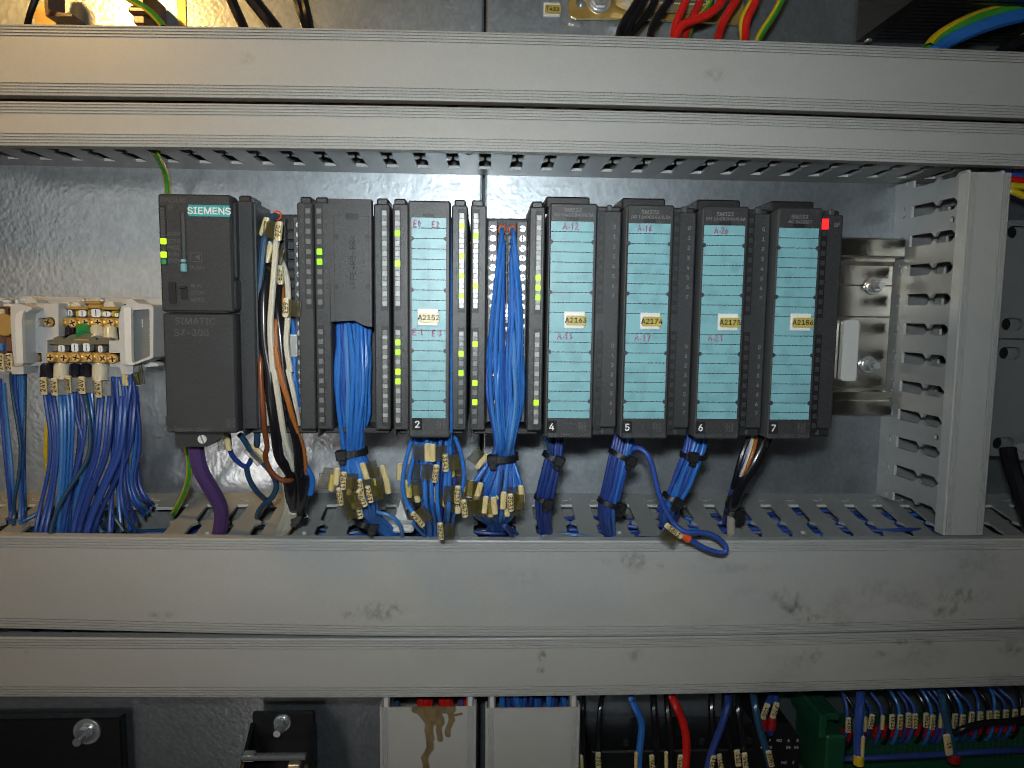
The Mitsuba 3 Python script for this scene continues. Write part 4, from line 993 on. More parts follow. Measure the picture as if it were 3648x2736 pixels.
wire([(254.3,-90.0,-19.0),(254.9,-92.0,-15.2),(255.9,-96.0,-11.9),(258.5,-98.0,-11.2),(262.5,-100.0,-13.8),(266.6,-100.0,-22.4),(270.0,-99.0,-34.9),(274.0,-98.0,-45.2),(277.8,-97.0,-51.7),(280.7,-97.0,-56.3),(283.9,-98.0,-59.4),(286.5,-99.0,-61.0),(291.6,-99.0,-61.9),(298.6,-98.0,-62.2),(306.4,-97.0,-64.8),(312.0,-96.0,-69.2),(314.1,-96.0,-72.7),(312.8,-96.0,-75.0),(308.3,-96.0,-74.9),(301.0,-97.0,-72.3),(295.0,-98.0,-68.8),(289.8,-99.0,-65.9)], 1.6, 'royal_wire', 'spare blue wire bowing out of a bundle and looping over the duct lid', step=2.5)
k = thing('ferrule', 'orange end sleeve on the looped spare blue wire', 'ferrule')
MB().tube([(285.8,-99.0,-63.6),(287.8,-99.0,-64.7),(290.2,-99.0,-66.0)], [1.9, 2.3, 2.5], 10).build('sleeve', 'ferrule_orange', k, smooth=40)
marker((280.1,-101.0,-60.1), -52, '3841', 'wire marker 3841 on the looped spare blue wire', -1, length=11.5, film=6.5)

# --- cable under module 7
wire([(334.7,-96.0,-4.1),(330.8,-98.0,-12.4),(325.3,-98.0,-23.6),(322.0,-94.0,-32.4),(320.7,-88.0,-43.7),(321.4,-82.0,-49.8)], 4.6, 'black_wire', 'thick black cable under module 7', name='cable', cat='cable')
wire([(326.0,-98.0,-4.6),(323.6,-102.0,-10.8),(321.0,-103.0,-19.1),(319.9,-101.0,-24.7),(320.3,-97.0,-28.2)], 1.2, 'white_wire', 'white wire leaving the black cable under module 7')
wire([(328.0,-98.0,-4.6),(325.3,-103.0,-9.7),(322.3,-104.0,-18.0),(320.8,-102.0,-23.6),(321.1,-97.0,-28.2)], 1.2, 'orange_wire', 'orange wire leaving the black cable under module 7')
wire([(325.2,-96.0,-5.0),(322.7,-98.0,-13.3),(318.4,-98.0,-24.5),(317.3,-94.0,-35.1),(318.7,-84.0,-47.5),(320.8,-74.0,-56.7),(324.9,-60.0,-67.4)], 1.5, 'navy_wire', 'dark blue wire beside the black cable under module 7')
wire([(323.6,-98.0,-4.7),(319.7,-100.0,-12.9),(317.2,-100.0,-23.2),(316.5,-95.0,-35.7)], 1.6, 'black_wire', 'black wire left of the white one under module 7')
wire([(322.3,-83.0,-47.7),(323.8,-76.0,-56.1),(326.4,-68.0,-65.0),(331.8,-55.0,-79.6)], 2.6, 'white_wire', 'bare cream end of the black cable dropping into the duct', name='cable', cat='cable')
tie((324.1,-76.0,-56.5), 4.6, 4.2, 12, 'black cable tie round the foot of the black cable under module 7', (.8, -.7), 3.0)
wire([(327.0,-116.0,3.5),(327.9,-114.0,-1.0),(330.8,-106.0,-8.3)], 1.2, 'black_wire', 'short black wire stub between modules 6 and 7')

# --- the open section of the controller
wire([(52.2,-100.0,118.2),(51.2,-106.0,116.2),(50.8,-112.0,111.4),(50.0,-115.0,105.8),(48.7,-116.0,94.1),(46.6,-116.0,77.2),(45.4,-116.0,65.5),(45.1,-116.0,50.7),(45.6,-115.0,32.8),(43.9,-113.0,17.3),(40.8,-106.0,-0.7),(37.3,-96.0,-10.5)], 1.9, 'teal_wire', 'dusty blue wire down the left of the open controller section')
wire([(50.9,-102.0,100.0),(50.4,-108.0,91.2),(49.2,-114.0,80.3),(48.9,-116.0,71.4),(49.0,-117.0,59.7),(49.7,-117.0,44.9),(52.0,-117.0,30.0),(51.7,-117.0,24.8),(52.8,-116.0,10.8),(52.8,-112.0,-0.4),(51.4,-104.0,-12.6),(51.5,-98.0,-19.4),(53.5,-93.0,-25.8),(54.7,-88.0,-33.4)], 3.0, 'black_wire', 'left glossy black cable in the open controller section', name='cable', cat='cable')
wire([(54.0,-102.0,91.7),(54.3,-108.0,80.6),(55.2,-114.0,69.7),(56.7,-116.0,59.7),(57.9,-117.0,47.9),(59.1,-117.0,33.1),(59.3,-117.0,31.8),(61.5,-116.0,17.8),(62.3,-112.0,3.2),(63.0,-106.0,-8.6),(61.6,-99.0,-23.6),(61.5,-92.0,-31.5)], 2.7, 'black_wire', 'right glossy black cable in the open controller section', name='cable', cat='cable')
wire([(55.7,-112.0,106.2),(55.5,-114.0,100.8),(55.0,-116.0,89.0),(54.1,-118.0,74.4),(53.6,-120.0,62.7),(53.5,-120.5,51.0),(54.5,-120.5,33.3),(54.6,-120.5,35.5),(56.0,-120.0,25.2),(57.2,-118.0,11.1),(57.6,-112.0,-3.9),(58.3,-106.0,-13.7),(58.3,-101.0,-20.5),(58.2,-96.0,-25.2)], 1.65, 'white_wire', 'left cream wire in the open controller section')
wire([(54.6,-104.0,95.1),(57.7,-108.0,90.1),(59.9,-110.0,83.5),(60.9,-112.0,76.4),(61.3,-114.0,68.6),(61.3,-117.0,56.9),(61.2,-118.0,45.1),(62.9,-118.0,33.2),(61.7,-118.0,36.0),(63.6,-117.0,23.5),(64.4,-113.0,10.5),(64.1,-106.0,-1.3),(63.6,-102.0,-13.2),(62.6,-98.0,-19.4)], 1.6, 'white_wire', 'right cream wire in the open controller section')
wire([(55.1,-104.0,80.7),(56.7,-108.0,74.6),(56.9,-112.0,68.6),(56.1,-117.0,61.5),(55.6,-119.0,51.0),(57.0,-119.5,39.2),(55.7,-120.0,47.0),(58.1,-120.0,32.0),(61.0,-119.0,20.3),(63.1,-115.0,7.2),(64.6,-108.0,-4.6),(65.4,-104.0,-10.6),(65.2,-100.0,-18.0),(64.2,-94.0,-26.5),(62.7,-90.0,-32.9)], 1.5, 'orange_wire', 'orange wire winding between the black cables of the open controller section')
wire([(50.0,-104.0,86.7),(50.6,-110.0,74.5),(50.6,-112.0,62.6),(47.6,-113.0,44.7),(47.2,-117.0,42.0),(47.6,-119.0,25.0),(48.0,-118.0,11.1),(47.1,-113.0,-0.2),(46.3,-107.0,-10.6),(44.3,-104.0,-15.1),(44.7,-100.0,-22.5),(46.6,-98.0,-27.0),(50.1,-97.0,-30.5),(53.3,-96.0,-31.5),(55.7,-92.0,-32.2)], 1.5, 'brown_wire', 'brown wire running down and hooking under the black cables')
wire([(46.8,-112.0,22.9),(47.2,-111.0,10.1),(46.9,-106.0,-3.6)], 1.3, 'white_wire', 'short cream wire behind the brown wire')
wire([(60.0,-104.0,61.4),(61.9,-106.0,54.2),(62.2,-108.0,43.3),(62.5,-110.0,29.5),(63.0,-110.0,27.7),(63.1,-106.0,12.3),(64.4,-96.0,-21.6),(66.8,-92.0,-29.7),(66.9,-90.0,-35.2),(65.0,-88.0,-41.6)], 1.9, 'blue_wire', 'blue wire down the right of the open controller section')
k = thing('cable_sleeve', 'black shrink sleeves gathered round the cables under the open controller section', 'sleeve')
q = spline([(55.0,-91.0,-31.7),(54.4,-88.0,-38.0),(53.1,-82.0,-45.1),(52.0,-74.0,-53.9),(51.4,-66.0,-62.9)])
MB().tube(q, np.linspace(4.6, 3.6, len(q)), 14).build('sleeve', 'black_wire', k, smooth=40)
q = spline([(62.2,-94.0,-28.3),(61.6,-90.0,-36.1),(59.5,-84.0,-44.5),(55.7,-75.0,-54.0),(52.7,-68.0,-61.4)])
MB().tube(q, np.linspace(4.3, 3.4, len(q)), 14).build('sleeve', 'black_wire', k, smooth=40)
wire([(48.2,-88.0,-25.2),(50.0,-87.0,-30.9),(50.8,-84.0,-39.0),(50.3,-80.0,-47.9),(47.8,-74.0,-55.8),(43.2,-66.0,-64.9),(37.9,-56.0,-73.9),(33.4,-44.0,-83.8)], 2.7, 'white_wire', 'thick cream cable bending into the duct under the open controller section', name='cable', cat='cable')
wire([(52.1,-76.0,-55.2),(49.5,-70.0,-61.7),(44.4,-62.0,-69.5),(39.7,-54.0,-77.0),(35.8,-44.0,-85.9)], 3.0, 'white_wire', 'second thick cream cable beside the first in the duct slot', name='cable', cat='cable')
tie((52.5,-69.0,-60.1), 5.6, 4.6, 25, 'black cable tie at the foot of the black sleeves', (.2, -.9))
for p, a, s_, sd, lab, m_ in (((58.1,-117.0,108.3), 7, '576', -1, 'wire marker 576 at the top of the open controller section', 'cream_tag'), ((49.9,-115.0,110.7), 18, '', 1, 'golden wire marker leaning left of marker 576', 'cream_tag'), ((51.5,-114.0,96.9), 17, '', 1, 'narrow wire marker leaning under the golden one', 'cream_tag'),
                             ((56.9,-112.0,85.6), 0, '679', -1, 'wire marker 679 in the middle of the open controller section', 'cream_tag'), ((62.0,-121.0,68.0), 4, '683', 1, 'wire marker 683 in front of the orange and cream wires', 'cream_tag')):
    marker(p, a, s_, lab, sd, m=m_, film=6.5 if sd else 0, film_m='sleeve_film')
k = thing('ferrule', 'red ring at the top terminal of the open controller section', 'ferrule')
p = (52.5,-100.0,118.7)
MB().tube([(p[0] + 2.3 * math.cos(t), p[1], p[2] + 2.3 * math.sin(t)) for t in np.linspace(0, 2 * np.pi, 22)], .5, 6).build('ring', 'ferrule_orange', k)
marker((63.4,-112.0,47.5), 0, '', 'clear grey wire marker on the blue wire of the open controller section', 1, m='clear_film', film=0, length=11, w=5)
marker((58.3,-104.0,23.9), -25, '3', 'yellow wire marker deep between the cables of the open controller section', 1, length=9)

# --- loose wires and cables under the controller
wire([(21.3,-96.0,-4.7),(20.4,-92.0,-12.9),(21.1,-88.0,-19.7),(25.2,-84.0,-25.6),(26.6,-82.0,-26.5),(28.8,-84.0,-24.3),(30.6,-86.0,-21.1)], 1.5, 'navy_wire', 'dark blue wire with a kink under the controller')
wire([(26.6,-82.0,-26.5),(26.0,-78.0,-33.0),(26.4,-72.0,-40.1),(27.5,-64.0,-47.4),(28.1,-54.0,-53.5),(28.2,-40.0,-61.8)], 1.7, 'teal_wire', 'blue wire running from the kink down into the duct')
wire([(28.4,-98.0,-4.3),(30.2,-94.0,-9.5),(31.4,-90.0,-14.4),(35.0,-88.0,-19.7),(38.3,-86.0,-24.2),(41.0,-82.0,-30.2),(42.5,-78.0,-36.7),(41.2,-74.0,-42.4),(37.2,-70.0,-48.7),(31.1,-64.0,-54.2),(25.2,-56.0,-60.9),(20.5,-46.0,-67.8)], 1.75, 'teal_wire', 'dusty blue wire arching under the controller with a clear marker')
marker((36.6,-90.0,-15.7), -42, '', 'olive wire marker lying slanted on the dusty blue wire', -1, length=13, film=5)
marker((21.3,-98.0,-7.8), -10, '', 'cream wire marker just under the controller beside the bus plug', -1, length=11, film=4)
wire([(4.1,-100.0,-9.0),(3.6,-97.0,-16.0),(3.6,-92.0,-26.5),(5.8,-84.0,-39.0),(7.3,-76.0,-50.0),(6.6,-70.0,-58.7),(1.9,-60.0,-70.9),(-5.6,-46.0,-86.0)], 4.6, 'purple_cable', 'purple bus cable from the plug under the controller into the duct', name='cable', cat='cable', step=2.5)
wire([(-17.3,-62.0,-14.1),(-16.3,-60.0,-23.6),(-16.8,-58.0,-34.2),(-22.0,-52.0,-48.1),(-31.6,-42.0,-61.9),(-37.8,-34.0,-69.1)], 1.9, 'earth_wire', 'green and yellow earth wire beside the purple cable')
wire([(-36.8,-45.0,162.8),(-37.6,-36.0,160.0),(-40.1,-24.0,156.1),(-41.2,-18.0,149.4),(-42.0,-16.0,141.7),(-42.5,-16.0,127.7)], 2.0, 'earth_wire', 'green and yellow earth wire entering behind the controller from the upper duct')
wire([(-127.1,-14.0,-5.8),(-128.9,-14.0,-16.3),(-130.3,-14.0,-30.3),(-130.3,-14.0,-42.3),(-128.8,-14.0,-51.5),(-128.7,-14.0,-62.1)], 1.5, 'yellow_wire', 'yellow wire behind the blue wires on the left')

# ------------------------------------------------------------------ terminal blocks at the left
def cross_screw(parent, x, y, z, r, m='brass'):
    s = MB().cyl((x, y, z), (x, y - 2.2, z), r, 18, .7).build('screw', m, parent, smooth=40)
    c = MB()
    a = rng.uniform(0, 90)
    for q in (a, a + 90):
        d = np.array([math.cos(math.radians(q)), 0, math.sin(math.radians(q))]) * r * .62
        n_ = np.array([-d[2], 0, d[0]]) * .20
        P_ = Polygon([(x + d[0] + n_[0], z + d[2] + n_[2]), (x + d[0] - n_[0], z + d[2] - n_[2]), (x - d[0] - n_[0], z - d[2] - n_[2]), (x - d[0] + n_[0], z - d[2] + n_[2])])
        c.xz(P_, y - 2.28, y - 2.0)
    c.build('cross_recess', 'black', s)


def rectp(q):
    return sbox(q[0], q[2], q[1], q[3])


tb = thing('terminal_block', 'brass screw terminal block between two pale end brackets left of the controller', 'terminal block')
x0_, x1_, z0_, z1_ = -114.0,-67.9,30.8,69.3
MB().box(x0_, x1_, -34, -10, z0_, z1_).build('body', 'smoke_plastic', tb)
MB().box(x0_ - 30, x1_ + 18, -10, -2, z0_ + 8, z0_ + 43, .5).build('rail_foot', 'bracket_grey', tb)
for (u0, u1, v0, v1), xs, yb_ in (((735, 1512, 288, 408), (775, 945, 1105, 1265, 1425), -46), ((612, 1400, 735, 855), (665, 835, 985, 1145, 1325), -58)):
    pa, pb = ((-99.5,-46.0,57.4), (-62.1,-46.0,57.9)) if yb_ == -46 else ((-99.4,-58.0,36.1), (-62.3,-58.0,36.4))
    hz = 3.0
    bar = MB().box(pa[0], pb[0], yb_, yb_ + 5, pa[2] - hz, pa[2] + hz, .4).build('bus_bar', 'gold_zinc', tb)
    for u in xs:
        q = pa[0] + (pb[0] - pa[0]) * (u - u0) / (u1 - u0)
        cross_screw(bar, q, yb_, pa[2] + rng.uniform(-.4, .4), 3.1)
p = (-60.0,-58.0,35.6)
cross_screw(tb, p[0], -58, p[2], 3.1)
# upper clamps under amber covers
UP = [((-94.6,-81.6,65.2,67.3), 'amber_plastic', -45), ((-85.0,-74.8,68.8,70.9), 'amber_plastic', -42), ((-80.8,-72.8,66.0,68.8), 'amber_plastic', -46), ((-73.4,-62.5,65.3,67.3), 'amber_plastic', -45),
      ((-91.5,-88.9,60.6,65.1), 'yellow_wire', -41), ((-83.9,-81.6,60.6,66.0), 'amber_plastic', -41), ((-75.4,-73.6,60.9,65.0), 'yellow_wire', -41), ((-69.4,-66.1,61.0,64.8), 'yellow_wire', -41)]
for q, m_, yy in UP:
    MB().box(q[0], q[1], yy, yy + 7, q[2], q[3], .6).build('jumper', m_, tb)
for q in ((-95.2,-92.3,61.0,65.2), (-88.6,-83.9,61.1,65.0), (-80.6,-75.0,60.8,65.9), (-73.4,-68.9,61.2,64.4), (-65.9,-64.2,61.0,63.4),
          (-95.6,-91.6,39.2,43.4), (-87.6,-83.4,39.4,44.5), (-80.5,-76.4,39.6,44.7), (-71.5,-68.8,39.2,43.3)):
    yy = -42.5 if q[3] > 45 else -54
    MB().xz(rpoly(q[0], q[1], q[2], q[3], 1.0), yy, yy + 5).build('clamp', 'bright_zinc', tb)
    MB().box(q[0] + (q[1] - q[0]) * .45, q[0] + (q[1] - q[0]) * .53, yy - .2, yy + 1, q[2] + .5, q[3] - .5).build('clamp_gap', 'black', tb)
for q in ((-99.9,-96.0,60.9,65.0), (-100.1,-96.3,39.2,43.1)):
    yy = -41.5 if q[3] > 45 else -53
    MB().box(q[0], q[1], yy, yy + 4, q[2], q[3], .5).build('test_pad', 'device_grey', tb)
for q in ((-99.4,-93.3,67.2,70.6), (-93.1,-87.2,67.3,70.7), (-73.5,-66.1,67.3,70.8)):
    cx, r_ = (q[0] + q[1]) / 2, (q[1] - q[0]) / 2
    MB().xz(Point(cx, q[2]).buffer(r_, 10).intersection(sbox(q[0], q[2], q[1], q[3])), -42, -30).build('cap', 'ferrule_white', tb)
for q in ((-90.7,-87.3,70.1,72.6), (-79.3,-75.5,68.0,72.8)):
    MB().box(q[0], q[1], -36, -28, q[2], q[3], .8).build('clip_end', 'bright_zinc', tb)
# smoky covers and coloured sleeves in the middle
MB().xz(Polygon([(p_[0], p_[2]) for p_ in ([(-100.0,-52.0,45.2),(-98.2,-52.0,47.9),(-96.0,-52.0,48.8),(-92.1,-52.0,47.3),(-88.6,-52.0,49.5),(-83.8,-52.0,50.8),(-75.2,-52.0,50.8),(-73.6,-52.0,49.4),(-72.8,-52.0,46.5),(-71.1,-52.0,47.7),(-66.8,-52.0,48.5),(-63.9,-52.0,48.3),(-63.4,-52.0,46.6),(-65.5,-52.0,44.4),(-88.9,-52.0,43.4),(-102.2,-52.0,44.0)])]), -53, -44).build('smoky_cover', 'smoke_plastic', tb)
q = -86.1,-77.2,46.4,47.3
MB().box(q[0], q[1], -53.3, -52.8, q[2], q[3]).build('cover_edge', 'amber_plastic', tb)
q = -100.9,-63.9,43.6,46.3
MB().box(q[0], q[1], -51, -46, q[2], q[3], .6).build('amber_rim', 'brown_plastic', tb)


def end_sleeve(u, m, label, top, bot, r, tip=0.0, group=None):
    k = thing('ferrule', label, 'ferrule', group)
    MB().tube([top, np.array(top) + (np.array(bot) - np.array(top)) * .16, bot], [r * .78, r, r * 1.05], 14).build('sleeve', m, k, smooth=40)


end_sleeve(0, 'ferrule_black', 'black end sleeve behind the upper brass bar', (-92.8,-44.0,54.6), (-90.9,-48.0,48.1), 3.2)
end_sleeve(0, 'ferrule_green', 'green end sleeve between the brass bars', (-83.9,-46.0,54.5), (-80.6,-52.0,49.1), 4.3)
end_sleeve(0, 'ferrule_white', 'white end sleeve right of the green one', (-75.6,-46.0,54.9), (-73.6,-50.0,47.4), 4.0)
end_sleeve(0, 'ferrule_white', 'white end sleeve at the right end between the brass bars', (-67.9,-46.0,54.7), (-65.9,-49.0,46.5), 3.9)
end_sleeve(0, 'ferrule_black', 'leftmost black end sleeve under the lower brass bar', (-103.8,-52.0,31.5), (-102.8,-54.0,23.3), 3.9)
end_sleeve(0, 'ferrule_white', 'white end sleeve second from the left under the lower brass bar', (-93.9,-54.0,32.3), (-93.3,-56.0,21.4), 4.3)
end_sleeve(0, 'ferrule_black', 'middle black end sleeve under the lower brass bar', (-86.9,-52.0,31.7), (-86.1,-54.0,23.7), 3.2)
end_sleeve(0, 'ferrule_black', 'black end sleeve right of the middle under the lower brass bar', (-80.2,-52.0,31.7), (-79.3,-54.0,24.0), 3.3)
end_sleeve(0, 'ferrule_white', 'white end sleeve at the right under the lower brass bar', (-70.5,-54.0,32.5), (-69.7,-56.0,21.6), 4.6)

# left end bracket: a stepped block with a curved cheek
eb = thing('end_bracket', 'pale grey stepped end bracket at the left of the brass terminal block', 'end bracket')
P_ = Polygon([(p_[0], p_[2]) for p_ in ([(-108.0,-52.0,68.8),(-95.1,-52.0,69.2),(-96.1,-52.0,47.2),(-103.0,-52.0,46.4),(-103.6,-52.0,30.5),(-116.7,-52.0,30.2),(-115.8,-52.0,47.0),(-116.5,-52.0,59.6)])])
MB().xz(P_.difference(rectp((-108.1,-98.7,54.7,60.0))).difference(Point((-100.9,-52.0,57.4)[0], (-100.9,-52.0,57.4)[2]).buffer(3.3)).difference(rectp((-115.7,-106.9,32.7,38.3))), -52, -12).build('body', 'bracket_grey', eb)
outer = Polygon([(p_[0], p_[2]) for p_ in ([(-116.3,-62.0,66.8),(-115.6,-62.0,68.2),(-113.0,-62.0,68.8),(-99.8,-62.0,65.3),(-105.4,-62.0,64.6),(-108.3,-62.0,62.6),(-109.5,-62.0,58.8),(-110.4,-62.0,32.6),(-111.8,-62.0,31.4),(-115.8,-62.0,30.9),(-116.7,-62.0,40.7),(-116.8,-62.0,55.0)])])
MB().xz(outer.buffer(-1).buffer(1), -64, -50).build('cheek', 'bracket_grey', eb)
rim = Polygon([(p_[0], p_[2]) for p_ in ([(-113.0,-64.0,58.3),(-112.0,-64.0,62.6),(-109.5,-64.0,64.3),(-106.7,-64.0,64.7),(-108.4,-64.0,62.2),(-109.0,-64.0,58.4),(-109.5,-64.0,32.8),(-113.3,-64.0,32.8)])])
MB().xz(rim.buffer(-.6).buffer(.6), -66, -63.5).build('rim', 'white_plastic', eb)
MB().xz(Polygon([(p_[0], p_[2]) for p_ in ([(-122.2,-52.0,30.1),(-114.1,-52.0,30.2),(-114.7,-52.0,25.5),(-121.7,-52.0,25.5)])]), -58, -44).build('foot', 'bracket_grey', eb)
MB().xz(Polygon([(p_[0], p_[2]) for p_ in ([(-120.1,-40.0,72.3),(-116.5,-40.0,72.6),(-113.7,-40.0,71.2),(-112.3,-40.0,69.0),(-120.3,-40.0,68.8)])]), -44, -32).build('hook', 'bracket_grey', eb)
MB().box((-108.7,-52.0,54.9)[0] - 3, (-98.3,-52.0,55.0)[0], -44, -40, (-108.3,-52.0,54.1)[2], (-108.0,-52.0,60.2)[2]).build('recess', 'smoke_plastic', eb)
MB().box((-115.8,-52.0,32.6)[0], (-106.6,-52.0,32.7)[0], -44, -40, (-109.4,-52.0,32.4)[2], (-109.1,-52.0,38.5)[2]).build('recess', 'smoke_plastic', eb)
for q in ((-104.5,-46.0,57.3), (-113.7,-46.0,34.9)):
    cross_screw(eb, q[0], -46, q[2], 3.2)

# right end bracket: a rounded frame with a recessed plate turned towards the middle
er = thing('end_bracket', 'grey end bracket with a framed plate between the terminal block and the controller', 'end bracket')
fr_o = Polygon([(p_[0], p_[2]) for p_ in ([(-54.4,-62.0,59.0),(-52.4,-62.0,67.6),(-49.6,-62.0,68.6),(-34.7,-62.0,69.0),(-33.3,-62.0,67.4),(-34.5,-62.0,36.7),(-45.4,-62.0,32.5),(-49.2,-62.0,32.3),(-53.0,-62.0,32.2),(-54.4,-62.0,33.6)])]).buffer(-1.2).buffer(1.2)
fr_i = Polygon([(p_[0], p_[2]) for p_ in ([(-47.9,-62.0,65.3),(-35.7,-62.0,66.3),(-36.5,-62.0,37.7),(-46.8,-62.0,33.2),(-48.2,-62.0,34.2)])]).buffer(-.9).buffer(.9)
MB().xz(fr_o.difference(fr_i), -62, -40).build('frame', 'bracket_grey', er)
MB().xz(fr_i.buffer(.5), -58, -44).build('plate', 'device_grey', er)
rr = Polygon([(p_[0], p_[2]) for p_ in ([(-49.4,-64.0,66.2),(-46.4,-64.0,66.6),(-47.2,-64.0,33.9),(-45.4,-64.0,32.9),(-48.2,-64.0,32.6),(-49.6,-64.0,34.3)])]).buffer(.6)
MB().xz(rr, -64, -61).build('rim', 'white_plastic', er)
for q in ((-42.3,-41.7,55.0,60.1), (-48.6,-47.8,33.5,38.8)):
    MB().box(q[0], q[1], -58.6, -57.5, q[2], q[3], .2).build('rib', 'bracket_grey', er)
MB().xz(Polygon([(p_[0], p_[2]) for p_ in ([(-61.6,-60.0,46.7),(-54.8,-60.0,46.8),(-55.1,-60.0,39.3),(-61.7,-60.0,39.2)])]), -60, -30).build('step', 'bracket_grey', er)
MB().xz(Polygon([(p_[0], p_[2]) for p_ in ([(-62.7,-58.0,33.3),(-54.9,-58.0,33.4),(-48.8,-58.0,32.0),(-49.0,-58.0,27.1),(-50.4,-58.0,25.9),(-56.1,-58.0,26.1),(-56.7,-58.0,30.2),(-62.6,-58.0,30.9)])]), -58, -40).build('foot', 'bracket_grey', er)
MB().xz(Polygon([(p_[0], p_[2]) for p_ in ([(-57.9,-40.0,72.4),(-54.3,-40.0,72.5),(-50.9,-40.0,69.8),(-44.1,-40.0,68.9),(-58.3,-40.0,68.4)])]), -44, -28).build('hook', 'bracket_grey', er)
MB().xz(Polygon([(p_[0], p_[2]) for p_ in ([(-42.5,-42.0,60.4),(-40.7,-42.0,56.5),(-41.1,-42.0,45.4),(-43.2,-42.0,41.4)])]), -44, -36).build('ear', 'bracket_grey', er)
p = (-40.6,-40.0,50.7)
MB().cyl((p[0] - 2, -38, p[2]), (p[0] + 3, -38, p[2]), 4, 14, .6).build('bolt', 'bright_zinc', er, smooth=40)
MB().xz(Polygon([(p_[0], p_[2]) for p_ in ([(-49.5,-40.0,29.9),(-45.5,-40.0,32.7),(-41.0,-40.0,31.7),(-40.6,-40.0,30.0),(-47.1,-40.0,29.4)])]), -42, -34).build('clip', 'white_plastic', er)
MB().box(*(-50.2,-45.6,30.7,65.4)[:2], -26, -14, *(-50.2,-45.6,30.7,65.4)[2:]).build('foot_bar', 'smoke_plastic', er)
MB().box(*(-48.1,-44.3,63.6,67.4)[:2], -28, -20, *(-48.1,-44.3,63.6,67.4)[2:]).build('rail_end', 'rail_steel', er)
MB().box(*(-48.5,-45.2,32.9,36.8)[:2], -28, -20, *(-48.5,-45.2,32.9,36.8)[2:]).build('rail_end', 'rail_steel', er)

# the next terminal block, cut by the left edge of the photo
t2 = thing('terminal_block', 'brown see-through terminal block cut off by the left edge of the photo', 'terminal block')
q = -144.7,-131.4,36.8,66.7
MB().box(q[0], q[1], -44, -10, q[2], q[3], 1).build('body', 'brown_plastic', t2)
for q, m_, yy in (((-136.7,-124.6,57.2,60.9), 'smoke_plastic', -50), ((-135.6,-123.5,54.4,57.3), 'amber_plastic', -52), ((-135.8,-123.8,49.8,52.7), 'gold_zinc', -52), ((-127.2,-122.7,38.7,48.4), 'brown_plastic', -54), ((-136.6,-125.7,66.2,68.2), 'white_plastic', -40), ((-136.9,-131.6,68.5,71.7), 'bright_zinc', -40), ((-130.6,-127.5,68.3,72.0), 'bright_zinc', -38), ((-142.6,-134.4,69.4,72.1), 'bracket_grey', -38), ((-136.3,-132.4,60.8,65.2), 'ferrule_white', -46), ((-135.4,-131.8,38.9,43.8), 'pale_blue_wire', -50)):
    MB().box(q[0], q[1], yy, yy + 10, q[2], q[3], .8).build('segment', m_, t2)
p = (-128.1,-52.0,55.4)
MB().cyl((p[0], -52, p[2]), (p[0], -53, p[2]), 7, 16, .5).build('lens', 'amber_plastic', t2, smooth=40)

